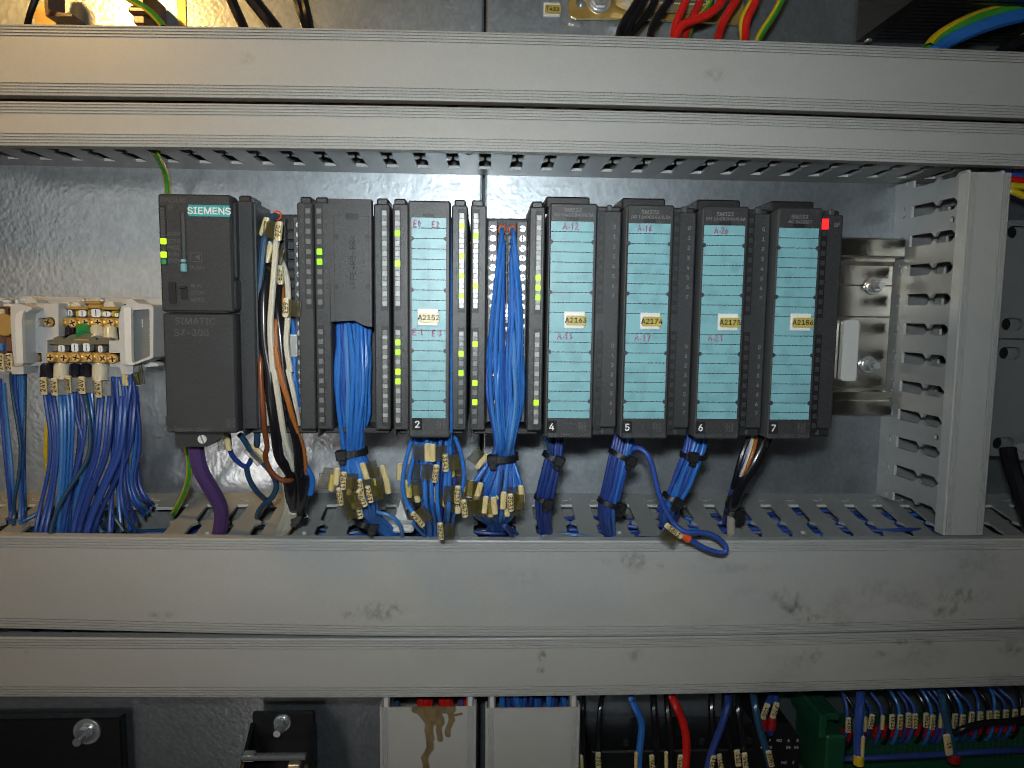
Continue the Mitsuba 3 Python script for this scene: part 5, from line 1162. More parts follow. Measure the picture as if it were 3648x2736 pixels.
# wires of the terminal block
GL = 'blue wires of the brass terminal block'
LEFT = [([(-105.0,-54.0,14.1),(-102.4,-56.0,-2.8),(-101.9,-56.0,-18.8),(-104.7,-56.0,-38.1),(-110.0,-56.0,-57.6),(-111.5,-60.0,-72.8),(-115.2,-56.0,-83.9)], 1.25, 'royal_wire'), ([(-102.6,-54.0,14.1),(-98.1,-58.0,-2.5),(-97.8,-58.0,-18.4),(-100.4,-58.0,-37.7),(-105.1,-58.0,-57.1),(-107.2,-62.0,-72.1),(-110.8,-58.0,-83.2)], 1.25, 'royal_wire'), ([(-100.0,-54.0,14.1),(-96.1,-58.0,-2.5),(-96.2,-58.0,-18.4),(-98.6,-58.0,-37.7),(-102.6,-58.0,-57.1),(-104.1,-62.0,-72.1),(-107.7,-58.0,-83.2)], 1.25, 'royal_wire'),
        ([(-94.8,-56.0,12.5),(-92.3,-60.0,-8.5),(-94.0,-60.0,-34.0),(-96.2,-60.0,-50.1),(-99.5,-60.0,-66.3),(-102.3,-60.0,-74.1),(-104.0,-60.0,-82.6)], 1.3, 'pale_blue_wire'), ([(-92.2,-56.0,12.5),(-90.3,-60.0,-8.5),(-92.2,-60.0,-34.0),(-94.2,-60.0,-50.1),(-97.6,-60.0,-72.8),(-99.0,-60.0,-82.6)], 1.25, 'blue_wire'), ([(-91.5,-54.0,12.3),(-90.2,-56.0,-9.1),(-92.7,-56.0,-34.9),(-94.8,-56.0,-54.4),(-97.3,-56.0,-75.3),(-98.3,-56.0,-83.9)], 1.2, 'pale_blue_wire'),
        ([(-89.0,-54.0,14.2),(-87.8,-56.0,-5.9),(-89.9,-56.0,-28.4),(-92.0,-56.0,-47.8),(-96.0,-56.0,-75.4),(-97.0,-56.0,-83.9)], 1.2, 'blue_wire'), ([(-87.8,-52.0,14.0),(-87.8,-52.0,-0.1),(-85.7,-52.0,-9.8),(-84.7,-52.0,-16.2),(-85.9,-52.0,-26.0),(-89.1,-52.0,-42.3),(-91.3,-52.0,-62.0),(-93.5,-52.0,-81.9)], 1.2, 'royal_wire'), ([(-86.9,-50.0,15.7),(-87.2,-50.0,-3.6),(-88.2,-50.0,-19.9),(-91.2,-50.0,-36.2),(-94.7,-50.0,-56.0),(-96.4,-50.0,-79.3)], 1.2, 'navy_wire'),
        ([(-83.5,-54.0,13.6),(-78.2,-60.0,-2.1),(-79.4,-60.0,-14.8),(-82.1,-60.0,-25.0),(-85.7,-60.0,-37.2),(-89.3,-60.0,-48.1),(-93.1,-60.0,-63.0),(-95.6,-60.0,-75.4),(-96.6,-60.0,-82.6)], 1.2, 'royal_wire'), ([(-80.4,-55.0,13.8),(-71.7,-68.0,3.5),(-71.0,-68.0,-7.0),(-71.3,-68.0,-16.4),(-73.5,-68.0,-25.2),(-77.4,-68.0,-32.1),(-82.0,-68.0,-39.1),(-87.2,-68.0,-46.7),(-91.8,-68.0,-54.9),(-96.0,-68.0,-65.1),(-97.5,-68.0,-71.5),(-98.6,-68.0,-79.9)], 1.35, 'teal_wire'), ([(-78.5,-54.0,13.7),(-75.0,-58.0,-2.3),(-77.1,-58.0,-21.5),(-81.9,-58.0,-37.6),(-86.2,-58.0,-50.6),(-88.7,-58.0,-63.6),(-88.6,-58.0,-74.7)], 1.2, 'blue_wire'), ([(-77.0,-53.0,13.5),(-76.6,-54.0,-3.0),(-79.0,-54.0,-22.3),(-82.1,-54.0,-35.3),(-86.6,-54.0,-51.6),(-89.6,-54.0,-74.7)], 1.2, 'teal_wire')]
for i in range(7):
    o = i * 22
    LEFT.append(([tuple(np.array(p_) + (i * 3.9 * s_ * .92, -abs(i - 3) * -1.0 - (2.5 if i % 2 else 0), 0)) for p_, s_ in zip([(-71.8,-57.0,12.1),(-71.7,-62.0,-8.0),(-74.2,-62.0,-23.9),(-78.2,-62.0,-36.7),(-83.5,-62.0,-51.5),(-87.4,-62.0,-64.4),(-89.4,-62.0,-73.5),(-90.5,-62.0,-81.9)], (1, 1, .95, .85, .75, .65, .6, .6))], 1.55, ['navy_wire', 'royal_wire', 'royal_wire'][i % 3]))
for pts, r_, m_ in LEFT:
    wire(pts, r_, m_, HUE[m_] + 'blue wire hanging from the brass terminal block', GL)
GR = 'blue wires curving to the right beside the controller'
RIGHT = [[(-64.2,-52.0,23.8),(-66.4,-50.0,-3.5),(-67.8,-50.0,-29.6),(-69.0,-50.0,-46.0),(-68.3,-52.0,-62.0),(-65.7,-60.0,-74.1)], [(-60.9,-54.0,24.0),(-60.7,-54.0,6.8),(-59.8,-54.0,-8.0),(-61.1,-54.0,-25.5),(-64.1,-54.0,-38.5),(-66.9,-54.0,-51.6),(-67.7,-56.0,-64.2),(-66.4,-60.0,-75.4)], [(-59.4,-52.0,23.8),(-58.9,-50.0,6.2),(-60.3,-50.0,-13.2),(-62.4,-50.0,-32.9),(-63.3,-50.0,-46.0),(-61.6,-50.0,-59.3),(-60.4,-48.0,-69.2),(-60.7,-46.0,-75.9)],
         [(-56.2,-54.0,24.0),(-55.2,-54.0,10.0),(-56.3,-54.0,-8.0),(-58.4,-54.0,-28.7),(-58.9,-54.0,-41.8),(-57.3,-54.0,-54.9),(-56.8,-48.0,-65.9),(-56.3,-46.0,-71.8)], [(-51.5,-56.0,25.5),(-50.7,-60.0,13.9),(-53.3,-60.0,1.3),(-54.9,-60.0,-9.5),(-56.3,-60.0,-27.4),(-58.0,-60.0,-40.3),(-58.2,-60.0,-50.0),(-56.7,-60.0,-59.8),(-56.4,-52.0,-71.3),(-56.6,-48.0,-77.9)], [(-53.9,-54.0,24.0),(-54.2,-52.0,6.5),(-56.0,-52.0,-16.1),(-58.1,-52.0,-35.7),(-57.3,-52.0,-47.5),(-54.5,-52.0,-56.7),(-54.1,-44.0,-64.3),(-54.8,-40.0,-68.9)],
         [(-52.2,-54.0,23.4),(-52.9,-50.0,6.3),(-52.2,-50.0,-6.7),(-54.2,-50.0,-26.3),(-56.7,-50.0,-39.4),(-56.4,-50.0,-48.0),(-52.9,-50.0,-57.3),(-54.3,-38.0,-64.3),(-54.9,-34.0,-68.5)], [(-51.1,-54.0,21.5),(-49.0,-54.0,3.6),(-48.2,-54.0,-7.9),(-49.3,-54.0,-25.4),(-52.2,-54.0,-38.5),(-51.6,-54.0,-47.0),(-48.4,-54.0,-54.2),(-53.4,-34.0,-62.3),(-54.0,-30.0,-66.9)], [(-51.7,-50.0,21.1),(-52.6,-46.0,-0.8),(-53.7,-46.0,-17.2),(-54.0,-46.0,-37.0),(-53.2,-46.0,-47.7),(-49.6,-46.0,-55.0),(-53.5,-30.0,-62.4)],
         [(-59.8,-56.0,-27.0),(-65.4,-50.0,-36.1),(-67.7,-50.0,-45.4),(-69.4,-50.0,-56.0),(-70.6,-50.0,-69.3),(-71.3,-50.0,-78.6)], [(-65.2,-48.0,22.1),(-66.7,-46.0,2.4),(-67.2,-46.0,-17.2),(-67.4,-46.0,-37.1),(-67.2,-46.0,-53.7),(-65.7,-48.0,-66.5),(-63.9,-50.0,-76.0)]]
for i, pts in enumerate(RIGHT):
    wire(pts, 1.2, ['royal_wire', 'royal_wire', 'blue_wire', 'navy_wire'][i % 4], HUE[['royal_wire', 'royal_wire', 'blue_wire', 'navy_wire'][i % 4]] + 'blue wire curving to the right beside the controller', GR)
GF = 'blue wires of the cut-off terminal block'
for i, pts in enumerate(([(-134.1,-50.0,21.7),(-135.6,-46.0,-1.3),(-134.4,-46.0,-30.6),(-134.6,-46.0,-50.5),(-138.8,-40.0,-65.5),(-135.3,-46.0,-73.8)], [(-131.8,-50.0,19.2),(-133.9,-46.0,-4.5),(-132.9,-46.0,-30.6),(-132.8,-46.0,-47.1),(-137.2,-40.0,-63.4),(-134.0,-46.0,-73.8)], [(-127.0,-50.0,25.6),(-127.7,-48.0,5.5),(-125.5,-48.0,-17.1),(-125.7,-48.0,-26.9),(-127.4,-48.0,-40.0),(-130.3,-48.0,-53.2),(-135.5,-42.0,-64.2),(-132.4,-48.0,-73.2)], [(-124.7,-50.0,25.6),(-126.8,-46.0,-1.2),(-125.7,-46.0,-20.8),(-126.3,-46.0,-37.2),(-131.0,-40.0,-60.7),(-127.8,-46.0,-70.4)],
                         [(-121.5,-48.0,25.5),(-125.7,-44.0,-4.8),(-127.4,-44.0,-24.4),(-128.9,-44.0,-44.3),(-132.8,-40.0,-62.1),(-131.0,-44.0,-71.0)], [(-120.0,-48.0,25.5),(-124.4,-44.0,-4.8),(-126.3,-44.0,-34.3),(-130.9,-38.0,-60.6),(-127.7,-44.0,-71.0)], [(-135.4,-48.0,11.9),(-138.1,-44.0,-11.4),(-137.5,-44.0,-34.4),(-139.2,-40.0,-64.1),(-137.0,-44.0,-71.0)], [(-123.5,-48.0,25.4),(-126.7,-44.0,1.8),(-127.4,-44.0,-17.9),(-127.1,-44.0,-37.7),(-131.3,-38.0,-59.2)])):
    wire(pts, 1.1, ['royal_wire', 'pale_blue_wire', 'teal_wire'][i % 3], 'blue wire of the terminal block cut off by the left edge', GF)
GS = 'thin wires in the duct opening under the brass terminal block'
for i, (pts, m_) in enumerate((([(-77.2,-56.0,-40.0),(-76.8,-52.0,-47.5),(-75.1,-50.0,-55.3),(-69.3,-52.0,-62.7),(-61.9,-56.0,-70.1),(-58.6,-58.0,-73.5)], 'teal_wire'), ([(-81.6,-56.0,-55.0),(-81.0,-52.0,-64.0),(-78.5,-52.0,-70.0),(-71.3,-60.0,-72.8)], 'pale_blue_wire'), ([(-79.1,-50.0,-46.1),(-80.1,-46.0,-57.1),(-77.6,-46.0,-67.1),(-69.2,-56.0,-72.1)], 'teal_wire'), ([(-86.2,-56.0,-66.2),(-87.0,-52.0,-71.3),(-81.2,-60.0,-73.4)], 'pale_blue_wire'), ([(-86.6,-50.0,-59.3),(-86.2,-48.0,-68.5),(-79.2,-58.0,-74.1)], 'teal_wire'),
                               ([(-125.6,-52.0,-70.0),(-125.6,-46.0,-69.8),(-122.2,-44.0,-67.7),(-120.0,-40.0,-65.5)], 'blue_wire'), ([(-97.3,-40.0,-75.7),(-89.3,-38.0,-74.9),(-78.9,-38.0,-74.9),(-73.3,-40.0,-75.0)], 'navy_wire'))):
    wire(pts, 1.15, m_, 'thin wire in the duct opening under the brass terminal block', GS)
wire([(-93.0,-36.0,-64.0),(-89.4,-36.0,-64.5),(-85.9,-36.0,-64.3),(-83.9,-34.0,-65.1)], 1.7, 'earth_wire', 'short piece of green wire seen inside the duct opening')
for p, s_, sd, lab, m_, fl in (((-101.6,-60.0,18.6), '24V', 1, 'wire marker 24V, leftmost of the five under the brass terminal block', 'cream_tag', 4.5), ((-94.0,-62.0,18.4), '24V', 1, 'wire marker 24V, second of the five, hanging lowest', 'cream_tag', 6.5), ((-87.1,-60.0,19.7), '24V', 1, 'wire marker 24V in the middle of the five', 'cream_tag', 4.5), ((-78.8,-60.0,19.2), '24V', 1, 'wire marker 24V, fourth of the five under the brass terminal block', 'cream_tag', 5), ((-67.4,-63.0,17.5), '24V', 1, 'wire marker 24V with a navy film, rightmost of the five', 'cream_tag', 6)):
    marker(p, 0, s_, lab, sd, m=m_, film=fl, length=9.8, w=4.3, read=-1, film_m='clear_film')
marker((-123.8,-56.0,32.8), 0, '24V1', 'wire marker 24V1 near the left edge of the photo', 1, film=0, length=10, w=4.3, read=-1)
marker((-129.0,-56.0,32.5), 0, '24V1', 'wire marker 24V1 cut by the left edge of the photo', 1, film=0, length=10, w=4.3, read=-1)
marker((-55.6,-54.0,22.8), 0, '', 'small golden wire marker under the right end bracket', 1, film=0, length=8, w=4)
marker((-51.4,-50.0,25.4), -8, '', 'olive wire marker behind the foot of the right end bracket', 1, film=3, length=14, w=4, m='smoke_plastic')

# wires lying inside the ducts, seen through the slots
g9 = np.random.default_rng(3)
for j in range(26):
    y, z, x = -10 - 52 * (j / 25.0), -79 - 9 * g9.uniform(), 205 + 5 * g9.uniform()
    pts = [(x + i * 24, y + g9.normal(0, 4), z - 4 * math.sin(i * .5 + j) + g9.normal(0, 1.5)) for i in range(13)]
    wire(pts, 1.4, ['royal_wire', 'navy_wire', 'blue_wire'][j % 3], 'blue wire lying inside the duct under modules 4 to 7', 'blue wires lying inside the wide lower duct', step=8)
for j in range(14):
    y, z = -12 - 48 * (j / 13.0), -83 - 8 * g9.uniform()
    pts = [(-170 + i * 30, y + g9.normal(0, 4), z + g9.normal(0, 2)) for i in range(13)]
    wire(pts, 1.4, ['teal_wire', 'navy_wire', 'blue_wire'][j % 3], 'blue wire lying inside the duct left of module 4', 'blue wires lying inside the left part of the wide lower duct', step=8)
k = thing('plug', 'white rectangular plug lying in the duct slot under module 2', 'plug')
q = 105.0,123.9,-73.3,-68.1
MB().box(q[0], q[1], -64, -50, q[2], q[3], 1.6).build('housing', 'white_plastic', k)
q = 110.1,117.2,-71.2,-55.6
MB().xz(Polygon([(q[0] - 1, q[2]), (q[1] + 2, q[2]), (q[1] - 3, q[3]), (q[0] + 4, q[3])]), -49, -44).build('neck', 'white_plastic', k)

# ------------------------------------------------------------------ along the top edge
for pts, r_, m_, lab in (([(-102.9,-40.0,261.1),(-107.1,-40.0,251.0),(-109.8,-40.0,244.5),(-109.7,-44.0,235.3)], 1.9, 'black_wire', 'black wire at the top left corner of the photo'), ([(-60.8,-30.0,265.0),(-51.5,-36.0,255.6),(-44.9,-36.0,252.2),(-40.1,-36.0,248.8),(-35.4,-36.0,244.1),(-26.6,-50.0,234.2)], 2.1, 'earth_wire', 'green and yellow earth wire over the brown bracket at the top left'),
                         ([(6.9,-44.0,268.3),(12.1,-44.0,254.2),(16.0,-44.0,245.3),(21.9,-50.0,233.3)], 3.0, 'black_wire', 'leftmost of the thick black cables at the top'), ([(18.6,-46.0,264.2),(25.7,-46.0,253.8),(32.9,-46.0,245.0),(41.7,-52.0,233.2)], 4.0, 'black_wire', 'thickest black cable at the top, second from the left'), ([(48.6,-44.0,269.7),(51.6,-44.0,255.4),(53.8,-44.0,247.4),(58.7,-50.0,234.4)], 2.4, 'black_wire', 'third black cable at the top'), ([(54.6,-46.0,269.0),(56.2,-46.0,254.7),(58.0,-46.0,246.7),(61.0,-52.0,233.7)], 2.6, 'black_wire', 'fourth black cable at the top, rightmost of the group'),
                         ([(264.8,-40.0,270.9),(260.7,-40.0,259.8),(255.7,-40.0,252.4),(252.7,-40.0,246.8),(249.5,-48.0,234.6)], 2.6, 'black_wire', 'leftmost black wire before the golden plate'), ([(267.0,-42.0,270.1),(262.9,-42.0,256.7),(258.0,-42.0,249.2),(255.6,-42.0,244.3),(251.7,-50.0,233.9)], 2.6, 'black_wire', 'second black wire before the golden plate'), ([(276.6,-34.0,273.9),(272.7,-30.0,261.8),(265.7,-30.0,252.8),(260.6,-30.0,247.0),(255.0,-46.0,235.4)], 2.5, 'black_wire', 'third black wire before the golden plate, low behind the others'), ([(285.5,-40.0,271.6),(280.0,-40.0,260.4),(274.8,-40.0,252.9),(272.1,-40.0,246.7),(269.2,-48.0,235.1)], 2.5, 'black_wire', 'rightmost black wire before the golden plate'),
                         ([(293.3,-42.0,270.9),(291.7,-40.0,260.8),(288.7,-40.0,254.0),(286.7,-40.0,247.1),(284.1,-50.0,233.0)], 2.5, 'red_wire', 'leftmost red wire at the top'), ([(304.8,-38.0,273.0),(302.5,-34.0,263.6),(297.7,-34.0,252.9),(295.6,-34.0,246.6),(291.6,-46.0,234.6)], 2.3, 'red_wire', 'second red wire at the top, partly hidden'), ([(317.8,-46.0,270.0),(312.4,-50.0,259.7),(305.6,-50.0,252.9),(296.9,-50.0,249.0),(289.4,-50.0,245.8),(285.7,-50.0,241.5),(284.2,-52.0,232.3)], 2.6, 'red_wire', 'red wire sweeping across the others at the top'), ([(328.2,-42.0,272.0),(324.1,-40.0,263.6),(319.2,-40.0,255.5),(316.3,-40.0,248.6),(310.9,-48.0,234.5)], 2.6, 'red_wire', 'fourth red wire at the top'), ([(337.8,-44.0,271.5),(335.8,-42.0,261.3),(332.3,-42.0,253.8),(331.3,-42.0,246.4),(328.2,-50.0,234.2)], 2.5, 'red_wire', 'rightmost red wire at the top'),
                         ([(311.9,-34.0,275.0),(310.3,-30.0,265.4),(305.2,-30.0,259.6),(300.2,-30.0,253.2),(298.4,-30.0,245.6),(295.2,-40.0,236.9)], 1.7, 'earth_wire', 'green and yellow wire woven between the red wires'), ([(337.4,-40.0,273.2),(334.0,-38.0,262.9),(330.4,-38.0,256.0),(330.0,-38.0,249.8),(330.9,-38.0,244.2),(327.7,-46.0,235.7)], 1.8, 'yellow_wire', 'yellow wire next to the rightmost red wire'), ([(358.7,-42.0,280.5),(351.9,-46.0,263.8),(346.5,-46.0,253.5),(341.0,-46.0,245.0),(336.0,-50.0,234.1)], 2.3, 'earth_wire', 'yellow and green wire right of the red wires'),
                         ([(504.4,-58.0,262.0),(494.7,-60.0,258.2),(479.9,-60.0,254.6),(467.1,-60.0,250.4),(454.6,-60.0,244.2),(446.1,-60.0,238.6),(437.9,-64.0,230.2)], 4.2, 'earth_wire', 'thick green earth wire bending before the black device'), ([(508.6,-60.0,256.5),(496.8,-62.0,252.9),(484.0,-62.0,249.6),(471.3,-62.0,245.4),(458.7,-62.0,240.2),(449.7,-62.0,235.6),(439.9,-66.0,227.6)], 4.2, 'blue_wire', 'thick blue wire bending below the green one'), ([(509.6,-50.0,245.1),(506.5,-50.0,243.0),(503.5,-50.0,241.0)], 3.0, 'yellow_wire', 'bit of yellow wire at the right edge of the photo'), ([(507.8,-56.0,241.9),(497.5,-56.0,238.1),(489.9,-56.0,233.5),(485.0,-58.0,229.7)], 3.4, 'black_wire', 'black wire at the top right under the green one')):
    wire(pts, r_, m_, lab)
k = thing('plate_bracket', 'golden bent sheet bracket at the top left corner of the photo', 'bracket')
MB().xz(Polygon([(p_[0], p_[2]) for p_ in ([(-121.2,-14.0,246.4),(-122.0,-14.0,254.5),(-113.4,-14.0,262.9),(-110.3,-14.0,272.2),(-105.9,-14.0,272.4),(-106.9,-14.0,251.8),(-109.2,-14.0,245.5)])]), -16, -12).build('sheet', 'gold_zinc', k)
MB().xz(Polygon([(p_[0], p_[2]) for p_ in ([(-106.2,-14.0,272.4),(-103.9,-14.0,272.5),(-104.9,-14.0,251.6),(-103.8,-14.0,250.0),(-90.5,-14.0,248.7),(-90.6,-14.0,247.3),(-106.5,-14.0,246.8),(-107.2,-14.0,251.8)])]), -30, -12).build('flange', 'brown_plastic', k)
k = thing('cable_clip', 'brown cable clip post before the bright reflection at the top left', 'clip')
q = -51.7,-44.5,242.4,265.4
MB().box(q[0], q[1], -34, -2, q[2], q[3], .8).build('post', 'brown_plastic', k)
q = -53.6,-41.6,247.5,252.3
MB().box(q[0], q[1], -37, -28, q[2], q[3], 1.5).build('clamp', 'brown_plastic', k)
k = thing('plate_seam', 'dull upright strip on the bright plate at the top left', 'strip')
q = -38.1,-32.1,253.9,283.5
MB().box(q[0], q[1], -.8, .5, q[2], q[3] + 10, .3).build('strip', 'gold_zinc', k)
k = thing('golden_plate', 'golden zinc base plate with a bolt at the top, behind the black and red wires', 'base plate')
gp = Polygon([(p_[0], p_[2]) for p_ in ([(222.1,-6.0,295.9),(222.6,-6.0,268.7),(224.1,-6.0,265.8),(227.9,-6.0,264.6),(281.8,-6.0,265.5),(342.0,-6.0,264.0),(340.7,-6.0,299.8)])])
MB().xz(gp.difference(Point((231.1,-6.0,274.2)[0], (231.1,-6.0,274.2)[2]).buffer(3.6)), -7.5, -4).build('plate', 'gold_zinc', k)
kb = thing('plate_bolt', 'bright zinc bolt on the golden plate', 'bolt')
p = (243.2,-10.0,271.6)
bolt(kb, p[0], -7.5, p[2] + 4, 5.2, length=8)
kb = thing('plate_bolt', 'bright zinc bolt on the golden plate behind the red wires', 'bolt')
p = (323.5,-10.0,270.8)
bolt(kb, p[0], -7.5, p[2] + 6, 5.2, length=6)
kc = thing('coil', 'pale wound coil above the golden plate at the top edge', 'coil')
MB().xz(Polygon([(p_[0], p_[2]) for p_ in ([(250.9,-20.0,284.2),(253.3,-20.0,271.6),(261.4,-20.0,268.0),(268.1,-20.0,268.2),(312.1,-20.0,267.3),(311.3,-20.0,286.1)])]), -26, -12).build('winding', 'cream_tag', kc)
MB().xz(Polygon([(p_[0], p_[2]) for p_ in ([(268.8,-24.0,283.0),(269.2,-24.0,268.9),(309.4,-24.0,268.5),(308.8,-24.0,284.3)])]), -29, -20).build('core', 'device_grey', kc)

dev = thing('black_device', 'black device with a slotted vent underside at the top right corner', 'device')
pa, pb = (422.2,-4.0,255.6), (545.9,-4.0,253.3)
zb_ = pa[2]
x0_, x1_ = pa[0] + 1, pa[0] + 190
MB().box(x0_, x0_ + 2, -150, -3, zb_ + 1, zb_ + 110).build('side_wall', 'black_steel', dev)
sb = sbox(x0_ + 2, -150, x1_, -3)
bars = []
for i in range(26):
    y0 = -8 - i * 5.4
    sb = sb.difference(sbox(x0_ + 8, y0 - 2.7, x0_ + 70, y0)).difference(sbox(x0_ + 74, y0 - 2.7, x0_ + 140, y0))
MB().prism(sb, 1.2, lambda a, b, t: (a, b, zb_ + 1 + t)).build('vent_plate', 'black_steel', dev)
MB().box(x0_, x1_, -150, -3, zb_ + 30, zb_ + 32).build('inner_plate', 'black', dev)
for u, m_ in ((320, 'bright_zinc'), (740, 'device_grey'), (810, 'bracket_grey'), (990, 'bracket_grey'), (1460, 'bright_zinc')):
    p = (422.9,-20.0,250.8)
    q = [p[0] + (u - 320) / 3.4136 / 4.9, -20, p[2] - (u - 320) * .012]
    MB().box(q[0] - 1.6, q[0] + 1.6, -22, -18, q[2] - .8, q[2] + .9, .3).build('foot_clip', m_, dev)

# ------------------------------------------------------------------ right of the upright duct
gd = thing('slotted_device', 'grey device with round holes and slots at the right edge of the photo', 'device')
pz = [(511.8,-30.0,132.9), (520.9,-30.0,-28.1)]
gx0 = 497.0
front = sbox(gx0, pz[1][2], gx0 + 90, pz[0][2])
HOLES = [(523.5,-34.0,125.1), (524.6,-34.0,63.2), (524.6,-34.0,43.5), (525.2,-34.0,-19.2)]
for p in HOLES:
    front = front.difference(rpoly(p[0] - 4.5, p[0] + 11, p[2] - 4.2, p[2] + 4.2, 4.0))
MB().xz(front, -34, -31).build('front', 'device_grey', gd)
MB().box(gx0, gx0 + 90, -26, -12, pz[1][2], pz[0][2]).build('body', 'device_grey', gd)
for p in HOLES:
    MB().cyl((p[0], -31, p[2]), (p[0], -24, p[2]), 4.2, 16).build('hole', 'black', gd)
zj = (525.5,-34.0,53.2)[2]
MB().box(gx0, gx0 + 90, -34.3, -33, zj - .4, zj + .4).build('joint', 'black', gd)
p = (541.1,-36.0,-24.8)
screw(gd, p[0], -34.3, p[2], 6)
for i, (pts, m_) in enumerate((([(507.7,-40.0,161.9),(515.0,-40.0,161.5),(524.7,-40.0,160.7),(539.3,-40.0,160.4)], 'royal_wire'), ([(504.9,-44.0,158.4),(512.2,-44.0,157.6),(521.9,-44.0,156.9),(536.3,-44.0,156.6)], 'red_wire'), ([(505.3,-44.0,154.2),(511.0,-46.0,153.3),(520.6,-46.0,152.9),(535.0,-46.0,153.5)], 'yellow_wire'), ([(504.1,-46.0,150.8),(508.3,-50.0,149.0),(514.9,-50.0,146.7),(532.5,-50.0,144.9)], 'yellow_wire'), ([(510.5,-36.0,164.0),(522.6,-36.0,164.8),(542.1,-36.0,165.8)], 'red_wire'))):
    wire(pts, 2.2, m_, ['blue wire', 'red wire', 'upper yellow wire', 'lower yellow wire', 'dark red wire'][i] + ' leaving the upright duct at the right edge')
wire([(519.4,-50.0,-19.2),(519.2,-56.0,-32.4),(520.6,-62.0,-45.3),(525.1,-64.0,-60.7),(535.0,-60.0,-81.2)], 5.0, 'black_wire', 'thick black cable at the lower right edge of the photo', name='cable', cat='cable')

# ------------------------------------------------------------------ along the bottom edge
k = thing('black_plate', 'black steel plate with a bolt in the bottom left corner of the photo', 'plate')
q = -207.4,-88.7,-263.2,-223.8
MB().box(q[0], q[1], -14, -6, q[2] - 60, q[3], 1).build('sheet', 'black_steel', k)
b = thing('plate_bolt', 'zinc bolt with a wide washer on the black plate in the bottom left corner', 'bolt')
p = (-112.0,-14.0,-233.2)
bolt(b, p[0], -14, p[2], 4.8, length=7)
MB().cyl((p[0], -14.1, p[2]), (p[0], -15.3, p[2]), 9.5, 24, .4).build('wide_washer', 'screw_steel', b, smooth=40)
k = thing('black_bracket', 'black steel bracket with sloping sides and a bolt at the bottom', 'bracket')
q = 4.3,47.9,-262.2,-220.2
MB().box(q[0], q[1], -16, -12, q[2] - 60, q[3], .8).build('back', 'black_steel', k)
MB().prism(Polygon([(-16, q[3] - 7), (-16, -340), (-62, -340), (-62, q[3] - 40)]), 2.5, lambda a, b_, t: (q[0] - 1 + t, a, b_)).build('side', 'black_steel', k)
MB().prism(Polygon([(-16, q[3] - 7), (-16, -340), (-62, -340), (-62, q[3] - 40)]), 2.5, lambda a, b_, t: (q[1] - 1 + t, a, b_)).build('side', 'black_steel', k)
p = (21.2,-40.0,-237.7)
MB().cyl((q[0], -40, p[2]), (q[1], -40, p[2]), 2.6, 12).build('cross_pin', 'device_grey', k, smooth=40)
MB().box(q[0] + 1, q[0] + 9, -42, -36, p[2] - 2.6, p[2] + 2.6, .6).build('spacer', 'bright_zinc', k)
p2_ = (40.3,-40.0,-244.5)
MB().box(p2_[0] - 4, p2_[0] + 4, -44, -36, p2_[2] - 3, p2_[2] + 3, .6).build('nut', 'bright_zinc', k)
b = thing('plate_bolt', 'zinc bolt at the top of the black sloping bracket', 'bolt')
p = (25.7,-16.0,-227.3)
bolt(b, p[0], -16, p[2], 4.0, length=8)
GW = 'wires rising out of the stained upright duct'
for pts, m_, lab in (([(125.4,-40.0,-197.5),(127.2,-50.0,-194.2),(128.2,-50.0,-202.3)], 'red_wire', 'leftmost red wire in the stained duct'), ([(130.7,-40.0,-197.1),(130.5,-50.0,-195.9),(130.1,-50.0,-203.1)], 'red_wire', 'second red wire in the stained duct'), ([(132.8,-40.0,-196.7),(132.7,-46.0,-198.2),(132.4,-50.0,-203.2)], 'red_wire', 'third red wire in the stained duct'), ([(140.6,-40.0,-197.2),(141.2,-50.0,-196.0),(141.3,-50.0,-203.3)], 'red_wire', 'fourth red wire in the stained duct'), ([(144.5,-40.0,-197.3),(145.2,-50.0,-196.0),(145.4,-50.0,-203.3)], 'red_wire', 'fifth red wire in the stained duct'), ([(146.3,-40.0,-197.3),(146.9,-46.0,-198.4),(147.0,-48.0,-204.6)], 'red_wire', 'sixth red wire in the stained duct'), ([(153.5,-40.0,-197.0),(154.3,-46.0,-198.5),(155.3,-46.0,-205.9)], 'purple_cable', 'purple wire in the stained duct'), ([(157.6,-40.0,-197.0),(157.9,-46.0,-198.5),(158.1,-46.0,-205.9)], 'red_wire', 'rightmost red wire in the stained duct'), ([(110.2,-40.0,-198.9),(111.1,-46.0,-205.3)], 'teal_wire', 'grey wire in the stained duct')):
    wire(pts, 2.4 if m_ != 'teal_wire' else 1.6, m_, lab)
GB = 'blue wires filling the clean upright duct'
for i in range(17):
    u = 1310 + i * 34 + g9.uniform(-8, 8)
    a, b_ = (180.8,-45.0,-193.7), (226.2,-45.0,-194.2)
    x = a[0] + (b_[0] - a[0]) * (u - 1310) / 580
    y = -36 - g9.uniform(0, 22)
    lean = g9.uniform(-3.5, 4.5)
    wire([(x, y, -176), (x + lean * .3, y - 2, -184), (x + lean, y - 3, -200), (x + lean * 1.2, y - 3, -240)], 1.5 if i % 3 else 2.0, ['blue_wire', 'royal_wire', 'navy_wire'][i % 3], 'blue wire rising out of the clean upright duct', GB)
con = thing('contactor', 'black contactor under the lowest duct, mostly in the dark', 'contactor')
q = 243.6,363.2,-274.7,-233.7
MB().box(q[0], q[1], -46, -4, q[2] - 40, q[3], 1.0).build('body', 'black_steel', con)
q2 = 244.7,366.2,-240.9,-234.8
MB().box(q2[0], q2[1], -24, -3, q2[2], q2[3], .6).build('rail_cover', 'dark_plastic', con)
